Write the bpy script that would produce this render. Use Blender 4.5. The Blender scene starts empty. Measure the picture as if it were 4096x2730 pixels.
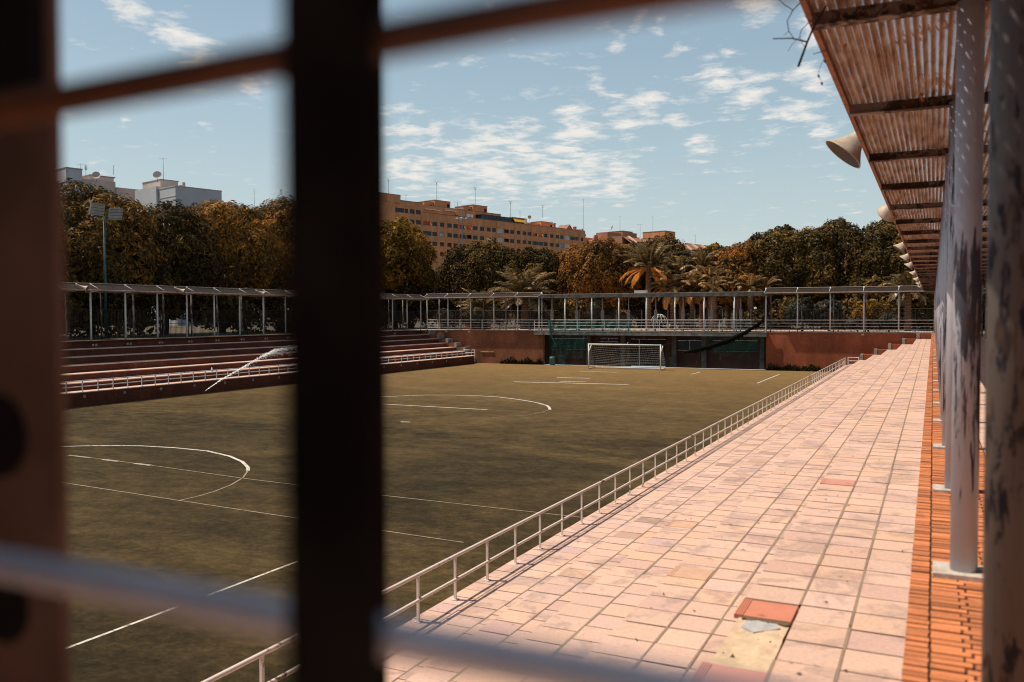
import bpy, math, random
import numpy as np
from mathutils import Vector, Matrix
R = math.radians
rng = random.Random(7)
nrg = np.random.default_rng(11)
sc = bpy.context.scene
COL = sc.collection

# ------------------------------------------------------------------ materials
def newmat(name):
    m = bpy.data.materials.new(name); m.use_nodes = True
    nt = m.node_tree; b = nt.nodes['Principled BSDF']
    return m, nt, b
def N(nt, t, **kw):
    n = nt.nodes.new(t)
    for k, v in kw.items():
        if k.startswith('i_'):
            key = k[2:]
            n.inputs[int(key) if key.isdigit() else key].default_value = v
        else: setattr(n, k, v)
    return n
def L(nt, a, b): nt.links.new(a, b)
def ramp(nt, fac, stops, interp='LINEAR'):
    r = N(nt, 'ShaderNodeValToRGB'); r.color_ramp.interpolation = interp
    e = r.color_ramp.elements
    while len(e) < len(stops): e.new(.5)
    for x, (p, c) in zip(e, stops): x.position = p; x.color = (*c, 1) if len(c) == 3 else c
    L(nt, fac, r.inputs[0]); return r.outputs[0]
def mixc(nt, fac, a, b, mode='MIX'):
    n = N(nt, 'ShaderNodeMix', data_type='RGBA', blend_type=mode)
    for s, v in ((n.inputs[0], fac), (n.inputs[6], a), (n.inputs[7], b)):
        if hasattr(v, 'is_linked'): L(nt, v, s)
        elif isinstance(v, tuple): s.default_value = (*v, 1) if len(v) == 3 else v
        else: s.default_value = v
    return n.outputs[2]
def mth(nt, op, a, b=None, c=None):
    n = N(nt, 'ShaderNodeMath', operation=op)
    for i, v in enumerate((a, b, c)):
        if v is None: continue
        if hasattr(v, 'is_linked'): L(nt, v, n.inputs[i])
        else: n.inputs[i].default_value = v
    return n.outputs[0]
def pos(nt): return N(nt, 'ShaderNodeNewGeometry').outputs['Position']
def scaled(nt, v, s):
    n = N(nt, 'ShaderNodeMapping'); n.inputs['Scale'].default_value = s; L(nt, v, n.inputs['Vector']); return n.outputs[0]
def noise(nt, v, scale, detail=4, rough=.55, dist=0):
    n = N(nt, 'ShaderNodeTexNoise', i_Scale=scale, i_Detail=detail, i_Roughness=rough, i_Distortion=dist)
    L(nt, v, n.inputs['Vector']); return n.outputs['Fac']
def bump(nt, b, h, strength=.3, dist=.02):
    n = N(nt, 'ShaderNodeBump', i_Strength=strength, i_Distance=dist); L(nt, h, n.inputs['Height']); L(nt, n.outputs[0], b.inputs['Normal'])

def plain(name, col, rough=.6, metal=0, var=.25, scale=3., spec=.4):
    m, nt, b = newmat(name); f = noise(nt, pos(nt), scale, 6)
    dark = tuple(c*(1-var) for c in col); lite = tuple(min(1, c*(1+var)) for c in col)
    L(nt, ramp(nt, f, [(.3, dark), (.7, lite)]), b.inputs['Base Color'])
    b.inputs['Roughness'].default_value = rough; b.inputs['Metallic'].default_value = metal
    b.inputs['Specular IOR Level'].default_value = spec
    return m
def paint(name, col, under, amount=.4, rough=.45, sx=18, sz=2.5, rust=(.12, .05, .025)):
    """old paint worn through to what is under it in long flakes"""
    m, nt, b = newmat(name); p = pos(nt)
    f = noise(nt, scaled(nt, p, (sx, sx, sz)), 1, 9, .68, .4)
    g = noise(nt, scaled(nt, p, (1.2, 1.2, .55)), 1, 3)
    t = mth(nt, 'ADD', f, mth(nt, 'MULTIPLY', mth(nt, 'SUBTRACT', g, .5), 1.1))
    if sz == 2.2:
        zc_ = N(nt, 'ShaderNodeSeparateXYZ'); L(nt, p, zc_.inputs[0])
        t = mth(nt, 'ADD', t, ramp(nt, mth(nt, 'MULTIPLY_ADD', zc_.outputs[2], .25, .5), [(.06, (0, 0, 0)), (.2, (.13,)*3), (.55, (.13,)*3), (.72, (0, 0, 0))]))
        t = mth(nt, 'SUBTRACT', t, .07)
    k = ramp(nt, t, [(1-amount-.03, (0, 0, 0)), (1-amount+.03, (1, 1, 1))])
    base = mixc(nt, noise(nt, p, 6, 5), tuple(c*.8 for c in col), col)
    und = mixc(nt, ramp(nt, noise(nt, scaled(nt, p, (7, 7, 3)), 2, 5), [(.5, (0, 0, 0)), (.62, (1, 1, 1))]), under, rust)
    L(nt, mixc(nt, k, base, und), b.inputs['Base Color'])
    L(nt, mth(nt, 'ADD', mth(nt, 'MULTIPLY', k, .35), rough), b.inputs['Roughness'])
    bump(nt, b, mth(nt, 'MULTIPLY', k, -1), .25, .004)
    b.inputs['Specular IOR Level'].default_value = .3
    return m
def brick(name, c1, c2, mortar, w=.25, h=.066, stain=.5):
    m, nt, b = newmat(name); p = pos(nt)
    sx = N(nt, 'ShaderNodeSeparateXYZ'); L(nt, p, sx.inputs[0])
    cb = N(nt, 'ShaderNodeCombineXYZ'); L(nt, mth(nt, 'ADD', sx.outputs[0], sx.outputs[1]), cb.inputs[0]); L(nt, sx.outputs[2], cb.inputs[1])
    t = N(nt, 'ShaderNodeTexBrick', i_Scale=1., i_Color1=(*c1, 1), i_Color2=(*c2, 1), i_Mortar=(*mortar, 1))
    t.inputs['Brick Width'].default_value = w; t.inputs['Row Height'].default_value = h; t.inputs['Mortar Size'].default_value = .007
    t.inputs['Mortar Smooth'].default_value = .3; L(nt, cb.outputs[0], t.inputs['Vector'])
    s = noise(nt, scaled(nt, p, (.5, .5, .22)), 1, 7, .6)
    st = ramp(nt, s, [(.3, (1-stain,)*3), (.7, (1.18, 1.12, 1.08))])
    s2 = noise(nt, scaled(nt, p, (2.2, 2.2, .35)), 1, 6, .6)
    lime = ramp(nt, s2, [(.62, (0, 0, 0)), (.8, (.4, .4, .4))])
    c = mixc(nt, 1., t.outputs['Color'], st, 'MULTIPLY')
    L(nt, mixc(nt, lime, c, (.36, .27, .22)), b.inputs['Base Color'])
    b.inputs['Roughness'].default_value = .9; b.inputs['Specular IOR Level'].default_value = .15
    bump(nt, b, t.outputs['Fac'], -.4, .01)
    return m
def tinted(name, stain_col, amount, rough=.8, fine=30., big=1.6, gloss=.25):
    """each tile carries its own colour; irregular dry stains lie over them"""
    m, nt, b = newmat(name); p = pos(nt)
    a = N(nt, 'ShaderNodeAttribute', attribute_name='tint').outputs['Color']
    s = noise(nt, scaled(nt, p, (1, .8, 1)), big, 7, .62, .6)
    k = ramp(nt, s, [(.52, (0, 0, 0)), (.60, (amount,)*3), (.66, (amount*.45,)*3), (.85, (amount,)*3)])
    c = mixc(nt, k, a, stain_col)
    f = noise(nt, p, fine, 5, .7)
    c = mixc(nt, 1., c, ramp(nt, f, [(.25, (.8, .79, .78)), (.7, (1.08, 1.08, 1.08))]), 'MULTIPLY')
    sp = noise(nt, p, 9., 3, .5)
    c = mixc(nt, ramp(nt, sp, [(.72, (0, 0, 0)), (.76, (.55,)*3)]), c, (.16, .11, .08))
    L(nt, c, b.inputs['Base Color']); b.inputs['Roughness'].default_value = rough
    b.inputs['Specular IOR Level'].default_value = gloss
    bump(nt, b, f, .15, .004)
    return m
def leafmat(name, cols, trans=.25, rough=.55, spec=.06):
    """leaves: colour differs leaf by leaf and branch by branch"""
    m, nt, b = newmat(name); p = pos(nt)
    a = N(nt, 'ShaderNodeAttribute', attribute_name='tint').outputs['Fac']
    c = ramp(nt, a, [(i/(len(cols)-1), x) for i, x in enumerate(cols)])
    L(nt, c, b.inputs['Base Color']); b.inputs['Roughness'].default_value = rough
    b.inputs['Specular IOR Level'].default_value = spec
    tr = N(nt, 'ShaderNodeBsdfTranslucent'); L(nt, c, tr.inputs[0])
    mx = N(nt, 'ShaderNodeMixShader', i_0=trans); L(nt, b.outputs[0], mx.inputs[1]); L(nt, tr.outputs[0], mx.inputs[2])
    L(nt, mx.outputs[0], nt.nodes['Material Output'].inputs[0])
    return m
def perforated(name, axis, pitch, x0, rust=True, openness=1.):
    """corrugated sheet with rows of pressed slots, partly clogged with leaf dirt"""
    m, nt, b = newmat(name); p = pos(nt)
    sx = N(nt, 'ShaderNodeSeparateXYZ'); L(nt, p, sx.inputs[0])
    a, c = (0, 1) if axis == 'X' else (1, 0)
    fx = mth(nt, 'FRACT', mth(nt, 'DIVIDE', mth(nt, 'SUBTRACT', sx.outputs[a], x0), pitch))
    fy = mth(nt, 'FRACT', mth(nt, 'DIVIDE', sx.outputs[c], .034))
    band = mth(nt, 'MULTIPLY', mth(nt, 'GREATER_THAN', fx, .40), mth(nt, 'LESS_THAN', fx, .74))
    slot = mth(nt, 'MULTIPLY', band, mth(nt, 'LESS_THAN', fy, .46))
    cl = noise(nt, scaled(nt, p, (1.6, .9, 1)), 1.3, 5, .65)
    cl2 = noise(nt, scaled(nt, p, (14, 9, 1)), 1.6, 3, .6)
    opn = mth(nt, 'LESS_THAN', mth(nt, 'ADD', mth(nt, 'MULTIPLY', cl, .75), mth(nt, 'MULTIPLY', cl2, .5)), .70*openness)
    hole = mth(nt, 'MULTIPLY', slot, opn)
    rs = noise(nt, scaled(nt, p, (7, 1.3, 1)), 1.5, 6, .65)
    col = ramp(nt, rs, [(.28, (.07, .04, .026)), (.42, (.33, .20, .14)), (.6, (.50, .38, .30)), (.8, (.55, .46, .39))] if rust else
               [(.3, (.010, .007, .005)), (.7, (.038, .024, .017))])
    sp = noise(nt, scaled(nt, p, (16, 16, 16)), 1.5, 4, .6)
    col = mixc(nt, ramp(nt, sp, [(.62, (0, 0, 0)), (.7, (.85,)*3)]), col, (.03, .017, .01))
    L(nt, col, b.inputs['Base Color']); b.inputs['Roughness'].default_value = .75; b.inputs['Specular IOR Level'].default_value = .2
    tb = N(nt, 'ShaderNodeBsdfTransparent'); mx = N(nt, 'ShaderNodeMixShader')
    L(nt, hole, mx.inputs[0]); L(nt, b.outputs[0], mx.inputs[1]); L(nt, tb.outputs[0], mx.inputs[2])
    L(nt, mx.outputs[0], nt.nodes['Material Output'].inputs[0])
    return m
def netting(name, col, pitch, width, solid=.0):
    m, nt, b = newmat(name); p = pos(nt)
    sx = N(nt, 'ShaderNodeSeparateXYZ'); L(nt, p, sx.inputs[0])
    def ln(o): return mth(nt, 'LESS_THAN', mth(nt, 'FRACT', mth(nt, 'DIVIDE', o, pitch)), width)
    u = mth(nt, 'ADD', sx.outputs[0], mth(nt, 'MULTIPLY', noise(nt, p, 1.5, 2), .5))
    v = mth(nt, 'ADD', sx.outputs[2], mth(nt, 'MULTIPLY', noise(nt, p, 1.1, 2), .5))
    k = mth(nt, 'MAXIMUM', mth(nt, 'MAXIMUM', ln(u), ln(v)), solid)
    b.inputs['Base Color'].default_value = (*col, 1); b.inputs['Roughness'].default_value = .7
    tb = N(nt, 'ShaderNodeBsdfTransparent'); mx = N(nt, 'ShaderNodeMixShader')
    L(nt, k, mx.inputs[0]); L(nt, tb.outputs[0], mx.inputs[1]); L(nt, b.outputs[0], mx.inputs[2])
    L(nt, mx.outputs[0], nt.nodes['Material Output'].inputs[0])
    return m
def turfmat():
    m, nt, b = newmat('turf'); p = pos(nt)
    big = noise(nt, scaled(nt, p, (.09, .16, 1)), 1, 6, .65, .5)
    mid = noise(nt, scaled(nt, p, (1.1, 1.5, 1)), 1, 9, .78)
    fin = noise(nt, scaled(nt, p, (5, 6, 1)), 1, 8, .88)
    t = mth(nt, 'ADD', mth(nt, 'MULTIPLY', big, .62), mth(nt, 'ADD', mth(nt, 'MULTIPLY', mid, .42), mth(nt, 'MULTIPLY', fin, .60)))
    c = ramp(nt, t, [(.65, (.006, .004, .0015)), (.77, (.028, .018, .007)), (.88, (.068, .043, .0165)), (1.0, (.145, .09, .036))])
    # turf colour turns yellower and paler towards the far end
    sx = N(nt, 'ShaderNodeSeparateXYZ'); L(nt, p, sx.inputs[0])
    dry = ramp(nt, mth(nt, 'ADD', mth(nt, 'DIVIDE', sx.outputs[1], 90.), mth(nt, 'MULTIPLY', mth(nt, 'SUBTRACT', mid, .5), .35)), [(.35, (0, 0, 0)), (.92, (.8,)*3)])
    c = mixc(nt, dry, c, mixc(nt, mid, (.15, .090, .033), (.36, .215, .082)))
    L(nt, c, b.inputs['Base Color']); b.inputs['Roughness'].default_value = .95; b.inputs['Specular IOR Level'].default_value = .1
    b.inputs['Sheen Weight'].default_value = .12; b.inputs['Sheen Tint'].default_value = (.8, .65, .35, 1)
    bump(nt, b, mth(nt, 'ADD', fin, mth(nt, 'MULTIPLY', mid, .5)), .6, .05)
    return m
def linemat():
    m, nt, b = newmat('line_paint'); p = pos(nt)
    f = noise(nt, scaled(nt, p, (3, 3, 1)), 2, 6, .7)
    c = ramp(nt, f, [(.33, (.12, .09, .045)), (.5, (.62, .57, .50))])
    L(nt, c, b.inputs['Base Color']); b.inputs['Roughness'].default_value = .9
    return m

M = {}
M['turf'] = turfmat(); M['line'] = linemat()
M['line_faint'] = plain('faint_line_paint', (.27, .21, .13), .9, 0, .35, 4)
M['tile'] = tinted('terrace_tile', (.30, .215, .20), .5)
M['tile_left'] = plain('terrace_tile_far', (.62, .42, .34), .85, 0, .18, 1.5)
M['mortar'] = plain('sandy_mortar', (.19, .13, .085), .95, 0, .4, 8)
M['brickedge'] = tinted('edge_brick', (.30, .12, .06), .4, .85, 40, 2.2)
M['brick'] = brick('red_brick', (.33, .125, .065), (.25, .090, .048), (.20, .12, .085))
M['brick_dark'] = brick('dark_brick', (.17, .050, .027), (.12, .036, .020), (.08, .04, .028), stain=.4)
M['brick_right'] = brick('bright_red_brick', (.38, .105, .048), (.30, .080, .038), (.24, .12, .08))
M['brick_in'] = brick('shaded_brick', (.060, .028, .019), (.048, .023, .016), (.04, .027, .022))  # deep shade of the recess is put into this brick colour
M['flat_brick'] = brick('flat_facade_brick', (.72, .325, .160), (.62, .275, .132), (.52, .27, .16), 1.0, .3, .28)
M['flat_brick_orange'] = brick('orange_facade_brick', (.66, .27, .125), (.58, .23, .105), (.46, .22, .13), 1.0, .3, .2)
M['flat_brick_red'] = brick('red_facade_brick', (.60, .22, .13), (.54, .19, .115), (.44, .2, .14), 1.0, .3, .2)
M['flat_brick_dark'] = brick('umber_facade_brick', (.40, .19, .11), (.34, .16, .095), (.3, .17, .12), 1.0, .3, .2)
M['concrete'] = plain('concrete', (.30, .27, .24), .9, 0, .35, 2.2)
M['concrete_dark'] = plain('stained_concrete', (.17, .16, .15), .9, 0, .5, 2.0)
M['white_steel'] = paint('worn_white_steel', (.84, .72, .64), (.20, .12, .09), .30, .5, 9, 9)
M['grey_steel'] = paint('pale_grey_steel', (.68, .68, .68), (.16, .13, .12), .30, .45, 9, 4)
M['col_paint'] = paint('flaking_column_paint', (.50, .49, .55), (.060, .062, .085), .375, .42, 26, 2.2, (.10, .06, .05))
M['col_rear'] = paint('flaking_rear_column_paint', (.34, .31, .30), (.06, .055, .06), .5, .5, 9, 2.0)
M['beam'] = paint('flaking_beam_paint', (.24, .17, .135), (.05, .033, .025), .5, .6, 12, 12)
M['plate'] = plain('cement_base', (.48, .42, .37), .9, 0, .35, 14)
M['sheet'] = perforated('perforated_sheet', 'X', .0595, -.80)
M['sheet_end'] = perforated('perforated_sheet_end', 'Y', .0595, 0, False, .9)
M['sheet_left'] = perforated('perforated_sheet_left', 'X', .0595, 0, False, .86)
M['pergola_pipe'] = plain('brown_pergola_pipe', (.26, .19, .15), .7, 0, .3, 4)
M['edge_rust'] = plain('rusty_edge', (.30, .12, .06), .75, 0, .4, 9)
M['gate_shade_paint'] = plain('shade_dark_gate_paint', (.020, .0165, .014), .9, 0, .5, 9, .03)  # pale bars seen against the light; their shade is put into the colour
M['gate_plate'] = plain('brown_gate_plate', (.19, .122, .088), .9, 0, .3, 5, .05)
M['gate_bar'] = plain('grey_gate_bar', (.74, .78, .84), .45, 0, .2, 9)
M['gate_bar_shade'] = plain('shade_brown_gate_bar', (.13, .052, .022), .6, 0, .4, 9)  # top bar: backlit shade and warm bounce put into the colour
M['black'] = plain('black_hollow', (.006, .005, .005), .9)
M['horn'] = plain('cream_horn', (.47, .365, .27), .55, 0, .18, 10)
M['horn_in'] = plain('horn_inside', (.13, .10, .08), .6, 0, .2, 6)
M['white'] = plain('white_enamel', (.78, .76, .73), .4, 0, .08, 3)
M['netwhite'] = plain('white_net', (.34, .33, .31), .8, 0, .2, 3)
M['greennet'] = netting('green_netting', (.02, .15, .11), .09, .13)
M['blacknet'] = plain('black_furled_net', (.007, .007, .007), .95, 0, .4, 9, .02)
M['fence'] = plain('dark_fence_steel', (.035, .030, .026), .6, 0, .2, 5)
M['fencemesh'] = netting('fence_mesh', (.07, .055, .045), .12, .22)
M['barrel'] = plain('blue_green_plastic', (.06, .16, .16), .5, 0, .3, 4)
M['bin'] = plain('dark_bin_plastic', (.03, .045, .04), .5, 0, .3, 4)
M['glassblock'] = brick('glass_block', (.018, .045, .042), (.026, .06, .055), (.06, .11, .10), .21, .21, .3)  # glass colour darkened to carry the shade under the slab
M['pier'] = plain('shaded_pier', (.075, .066, .058), .9, 0, .4, 2)  # pier colour darkened to carry the recess shade
M['glass'] = plain('dark_glass', (.014, .018, .026), .12, 0, .6, .35, .28)
M['glass_pale'] = plain('curtained_glass', (.35, .42, .45), .3, 0, .35, .6)
M['shutter'] = plain('closed_blind', (.040, .038, .045), .6, 0, .3, .5)
M['frame'] = plain('window_frame', (.06, .05, .05), .5)
M['whitewall'] = plain('white_render', (.46, .47, .50), .9, 0, .08, .4)
M['creamwall'] = plain('cream_render', (.54, .43, .38), .9, 0, .12, .5)
M['palewall'] = plain('pale_wall', (.50, .40, .31), .9, 0, .25, .8)
M['coping'] = plain('coping', (.20, .16, .13), .8)
M['rib'] = plain('cream_rib', (.78, .58, .44), .8, 0, .1, 1)
M['antenna'] = plain('antenna_metal', (.20, .20, .21), .5, .3, .2, 3)
M['awning'] = plain('yellow_awning', (.80, .42, .03), .8, 0, .15, 1)
M['red_roof'] = plain('tile_roof', (.34, .15, .10), .85, 0, .25, 1.2)
M['bark'] = plain('bark', (.055, .038, .026), .95, 0, .45, 5)
M['palmbark'] = plain('palm_bark', (.17, .09, .05), .95, 0, .45, 9)
M['park'] = plain('park_paving', (.56, .42, .34), .95, 0, .3, .35)
M['soil'] = plain('park_soil', (.10, .075, .045), .95, 0, .4, .5)
M['ficus'] = leafmat('ficus_leaf', [(.016, .012, .005), (.070, .047, .015), (.165, .098, .026), (.40, .20, .045)], .10, .7)
M['ficus_orange'] = leafmat('rusty_ficus_leaf', [(.03, .018, .007), (.16, .080, .020), (.36, .14, .026), (.54, .21, .034)], .2, .5)
M['feather'] = leafmat('feathery_leaf', [(.022, .02, .008), (.11, .082, .030), (.32, .15, .030), (.60, .24, .032)], .2, .5)
M['feather_orange'] = leafmat('orange_feathery_leaf', [(.03, .02, .008), (.15, .085, .024), (.42, .19, .03), (.72, .31, .04)], .22, .5)
M['golden'] = leafmat('golden_leaf', [(.05, .03, .008), (.20, .11, .018), (.46, .23, .03), (.62, .33, .06)], .35, .55)
M['greyleaf'] = leafmat('grey_green_leaf', [(.022, .022, .014), (.06, .055, .036), (.12, .105, .075), (.2, .18, .14)], .15, .45)
M['weed'] = leafmat('weed_leaf', [(.012, .012, .005), (.03, .028, .010), (.05, .04, .014)], .2)
M['palm'] = leafmat('palm_leaf', [(.03, .020, .007), (.13, .085, .030), (.38, .24, .095), (.74, .50, .27)], .2, .38, .5)
M['palm_tan'] = leafmat('tan_palm_leaf', [(.05, .028, .008), (.20, .115, .034), (.50, .27, .095), (.80, .50, .25)], .25, .42, .4)
M['palm_dead'] = leafmat('dry_palm_leaf', [(.34, .10, .012), (.72, .24, .03), (.78, .36, .12), (.75, .48, .28)], .35, .6)
M['water'] = plain('water_spray', (.85, .86, .88), .15, 0, .03, 3, .8)
M['twig'] = plain('twig_bark', (.03, .022, .02), .9)
M['dryleaf'] = plain('dry_leaf', (.45, .10, .02), .7, 0, .3, 20)
M['sand'] = plain('exposed_mortar_bed', (.62, .45, .30), .95, 0, .16, 12)
M['cement'] = plain('cement_patch', (.42, .40, .40), .9, 0, .2, 12)
M['orangetile'] = plain('new_orange_tile', (.60, .22, .135), .7, 0, .08, 6); M['salmontile'] = plain('salmon_tile', (.58, .27, .21), .7, 0, .08, 6); M['peachtile'] = plain('peach_tile', (.62, .37, .25), .75, 0, .12, 6)
M['lamp'] = plain('floodlight_face', (.32, .36, .36), .3, .2, .2, 3)
M['teal_steel'] = plain('teal_steel', (.05, .10, .11), .5, .2, .3, 3)
M['bottle'] = plain('white_plastic', (.8, .8, .8), .3)

# ------------------------------------------------------------------ mesh builder
class MB:
    def __init__(s): s.v = []; s.f = []; s.t = []; s.mi = []
    def add(s, vs, fs, tint=None, mi=0):
        o = len(s.v); s.v += [tuple(x) for x in vs]
        for f in fs:
            s.f.append(tuple(i+o for i in f)); s.t.append(tint); s.mi.append(mi)
        return s
    def box(s, x0, x1, y0, y1, z0, z1, tint=None, mi=0, bottom=True):
        vs = [(x0,y0,z0),(x1,y0,z0),(x1,y1,z0),(x0,y1,z0),(x0,y0,z1),(x1,y0,z1),(x1,y1,z1),(x0,y1,z1)]
        fs = [(4,5,6,7),(0,1,5,4),(1,2,6,5),(2,3,7,6),(3,0,4,7)]
        if bottom: fs.append((3,2,1,0))
        return s.add(vs, fs, tint, mi)
    def poly(s, pts, h0, h1, axis='Y', mi=0):
        """outline extruded between h0 and h1 along an axis"""
        n = len(pts)
        def P(p, h): return {'Y': (p[0], h, p[1]), 'X': (h, p[0], p[1]), 'Z': (p[0], p[1], h)}[axis]
        return s.add([P(p, h0) for p in pts]+[P(p, h1) for p in pts],
                     [tuple(range(n)), tuple(range(2*n-1, n-1, -1))]+[(i, (i+1) % n, (i+1) % n+n, i+n) for i in range(n)], None, mi)
    def tube(s, pts, rad, n=8, caps=True, tint=None, mi=0):
        pts = [Vector(p) for p in pts]; k = len(pts)
        rads = rad if isinstance(rad, (list, tuple)) else [rad]*k
        up = None; vs = []
        for i, p in enumerate(pts):
            d = (pts[min(i+1, k-1)]-pts[max(i-1, 0)]).normalized()
            if up is None: up = Vector((0,0,1)) if abs(d.z) < .9 else Vector((1,0,0))
            a = d.cross(up).normalized(); b = a.cross(d).normalized(); up = b
            for j in range(n):
                w = 2*math.pi*j/n; vs.append(p+(a*math.cos(w)+b*math.sin(w))*rads[i])
        fs = [(i*n+j, i*n+(j+1) % n, (i+1)*n+(j+1) % n, (i+1)*n+j) for i in range(k-1) for j in range(n)]
        if caps: fs += [tuple(range(n-1, -1, -1)), tuple((k-1)*n+j for j in range(n))]
        return s.add(vs, fs, tint, mi)
    def lathe(s, prof, base, axis, n=24, mi=0):
        """profile of (distance along axis, radius) swept round the axis"""
        ax = Vector(axis).normalized(); t = Vector((0,0,1)) if abs(ax.z) < .9 else Vector((1,0,0))
        a = ax.cross(t).normalized(); b = ax.cross(a); base = Vector(base); vs = []
        for h, r in prof:
            for j in range(n):
                w = 2*math.pi*j/n; vs.append(base+ax*h+(a*math.cos(w)+b*math.sin(w))*r)
        k = len(prof)
        return s.add(vs, [(i*n+j, i*n+(j+1) % n, (i+1)*n+(j+1) % n, (i+1)*n+j) for i in range(k-1) for j in range(n)], None, mi)
    def build(s, name, mat, parent=None, smooth=False, world=True):
        off = Vector(parent.location) if (parent is not None and world) else Vector((0,0,0))
        p = parent.parent if parent is not None else None
        while p is not None and world: off = off+Vector(p.location); p = p.parent
        me = bpy.data.meshes.new(name)
        V = np.array(s.v, dtype=np.float64)-np.array(off)
        me.from_pydata(V.tolist(), [], s.f)
        mats = mat if isinstance(mat, (list, tuple)) else [mat]
        for m in mats: me.materials.append(m)
        if len(mats) > 1: me.polygons.foreach_set('material_index', s.mi)
        if any(t is not None for t in s.t):
            at = me.attributes.new('tint', 'FLOAT_COLOR', 'FACE')
            arr = np.ones((len(s.f), 4)); arr[:, :3] = np.array([t if t is not None else (.5,.5,.5) for t in s.t])
            at.data.foreach_set('color', arr.ravel())
        if smooth: me.polygons.foreach_set('use_smooth', [True]*len(s.f))
        me.update()
        o = bpy.data.objects.new(name, me); COL.objects.link(o)
        if parent is not None: o.parent = parent
        return o
def tag(o, label=None, cat=None, group=None, kind=None):
    if label: o['label'] = label
    if cat: o['category'] = cat
    if group: o['group'] = group
    if kind: o['kind'] = kind
    return o
def thing(name, label, cat, loc=(0,0,0), rz=0, group=None):
    o = bpy.data.objects.new(name, None); COL.objects.link(o); o.location = loc; o.rotation_euler = (0,0,rz)
    o.empty_display_size = .2
    return tag(o, label, cat, group)
def copy_tree(o, parent=None):
    c = o.copy(); COL.objects.link(c)
    if parent is not None: c.parent = parent
    for ch in list(o.children): copy_tree(ch, c)
    return c
def fastmesh(name, V, F, mat, parent, tint=None, nper=4):
    """many small faces at once (leaves), V local to the parent"""
    me = bpy.data.meshes.new(name); nf = len(F)
    me.vertices.add(len(V)); me.vertices.foreach_set('co', np.asarray(V, np.float32).ravel())
    me.loops.add(nf*nper); me.loops.foreach_set('vertex_index', np.asarray(F, np.int32).ravel())
    me.polygons.add(nf); me.polygons.foreach_set('loop_start', np.arange(nf, dtype=np.int32)*nper)
    me.polygons.foreach_set('loop_total', np.full(nf, nper, np.int32))
    me.materials.append(mat)
    if tint is not None:
        at = me.attributes.new('tint', 'FLOAT', 'FACE'); at.data.foreach_set('value', np.asarray(tint, np.float32))
    me.update(calc_edges=True); me.validate()
    o = bpy.data.objects.new(name, me); COL.objects.link(o)
    if parent is not None: o.parent = parent
    return o

# ------------------------------------------------------------------ levels (metres, eye height = 0)
T = -1.775          # top walkway and park level
FZ = -5.42          # pitch
RISE = .485; NT = 6
RX = [-.126]+[-.145-1.155*i for i in range(1, 6)]+[-7.15]      # right terrace nosings
RZ = [T-RISE*i for i in range(7)]
LX = [-52.26+1.127*i for i in range(7)]; LZ = [T-.4617*i for i in range(7)]
YE = 86.2           # end wall

# ------------------------------------------------------------------ ground, pitch, markings
g = MB()
X0, X1, Y0, Y1, B = -52.0, -.05, -14., YE+.15, 900.
for a, b_, c, d in ((-B, X0, -B, B), (X1, B, -B, B), (X0, X1, Y1, B), (X0, X1, -B, Y0)):
    g.add([(a,c,T-.02),(b_,c,T-.02),(b_,d,T-.02),(a,d,T-.02)], [(0,1,2,3)])
tag(g.build('ground', M['soil']), 'brown earth of the park around the sunken pitch', 'ground', kind='structure')
g = MB(); g.add([(-46.5,-14,FZ),(-7.0,-14,FZ),(-7.0,YE+.1,FZ),(-46.5,YE+.1,FZ)], [(0,1,2,3)])
tag(g.build('football_pitch', M['turf']), 'olive brown turf pitch sunk between the terraces', 'pitch', kind='structure')
g = MB(); g.add([(-60,YE+.2,T-.012),(4,YE+.2,T-.012),(4,112,T-.012),(-60,112,T-.012)], [(0,1,2,3)])
tag(g.build('plaza_paving', M['park']), 'pale paved promenade behind the end wall', 'paving', kind='structure')

def strip(mb, pts, w, z):
    pts = [Vector((p[0], p[1], 0)) for p in pts]; vs = []
    for i, p in enumerate(pts):
        d = (pts[min(i+1, len(pts)-1)]-pts[max(i-1, 0)]).normalized(); n = Vector((-d.y, d.x, 0))
        ww = w if not isinstance(w, list) else w[i]
        vs += [(p+n*ww/2).to_tuple()[:2]+(z,), (p-n*ww/2).to_tuple()[:2]+(z,)]
    mb.add(vs, [(2*i, 2*i+1, 2*i+3, 2*i+2) for i in range(len(pts)-1)])
def arc(cx, cy, r, a0, a1, n=40): return [(cx+r*math.cos(R(a0+(a1-a0)*i/n)), cy+r*math.sin(R(a0+(a1-a0)*i/n))) for i in range(n+1)]
z1, z2 = FZ+.004, FZ+.008
mk = MB()
# near centre circle (bold far side, thin near side)
strip(mk, [(-33.6,23.7),(-32.2,24.6),(-31.26,25.26),(-29.6,25.93),(-27.86,26.15),(-26.04,26.07),(-24.29,25.46),(-22.93,24.68),(-21.9,23.85),(-21.45,23.35)], .13, z1)
strip(mk, [(-30.19,23.03),(-28.9,22.95)], .12, z1); strip(mk, [(-28.1,22.88),(-27.2,22.82)], .15, z1); strip(mk, [(-26.3,22.76),(-25.4,22.7)], .15, z1)
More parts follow.
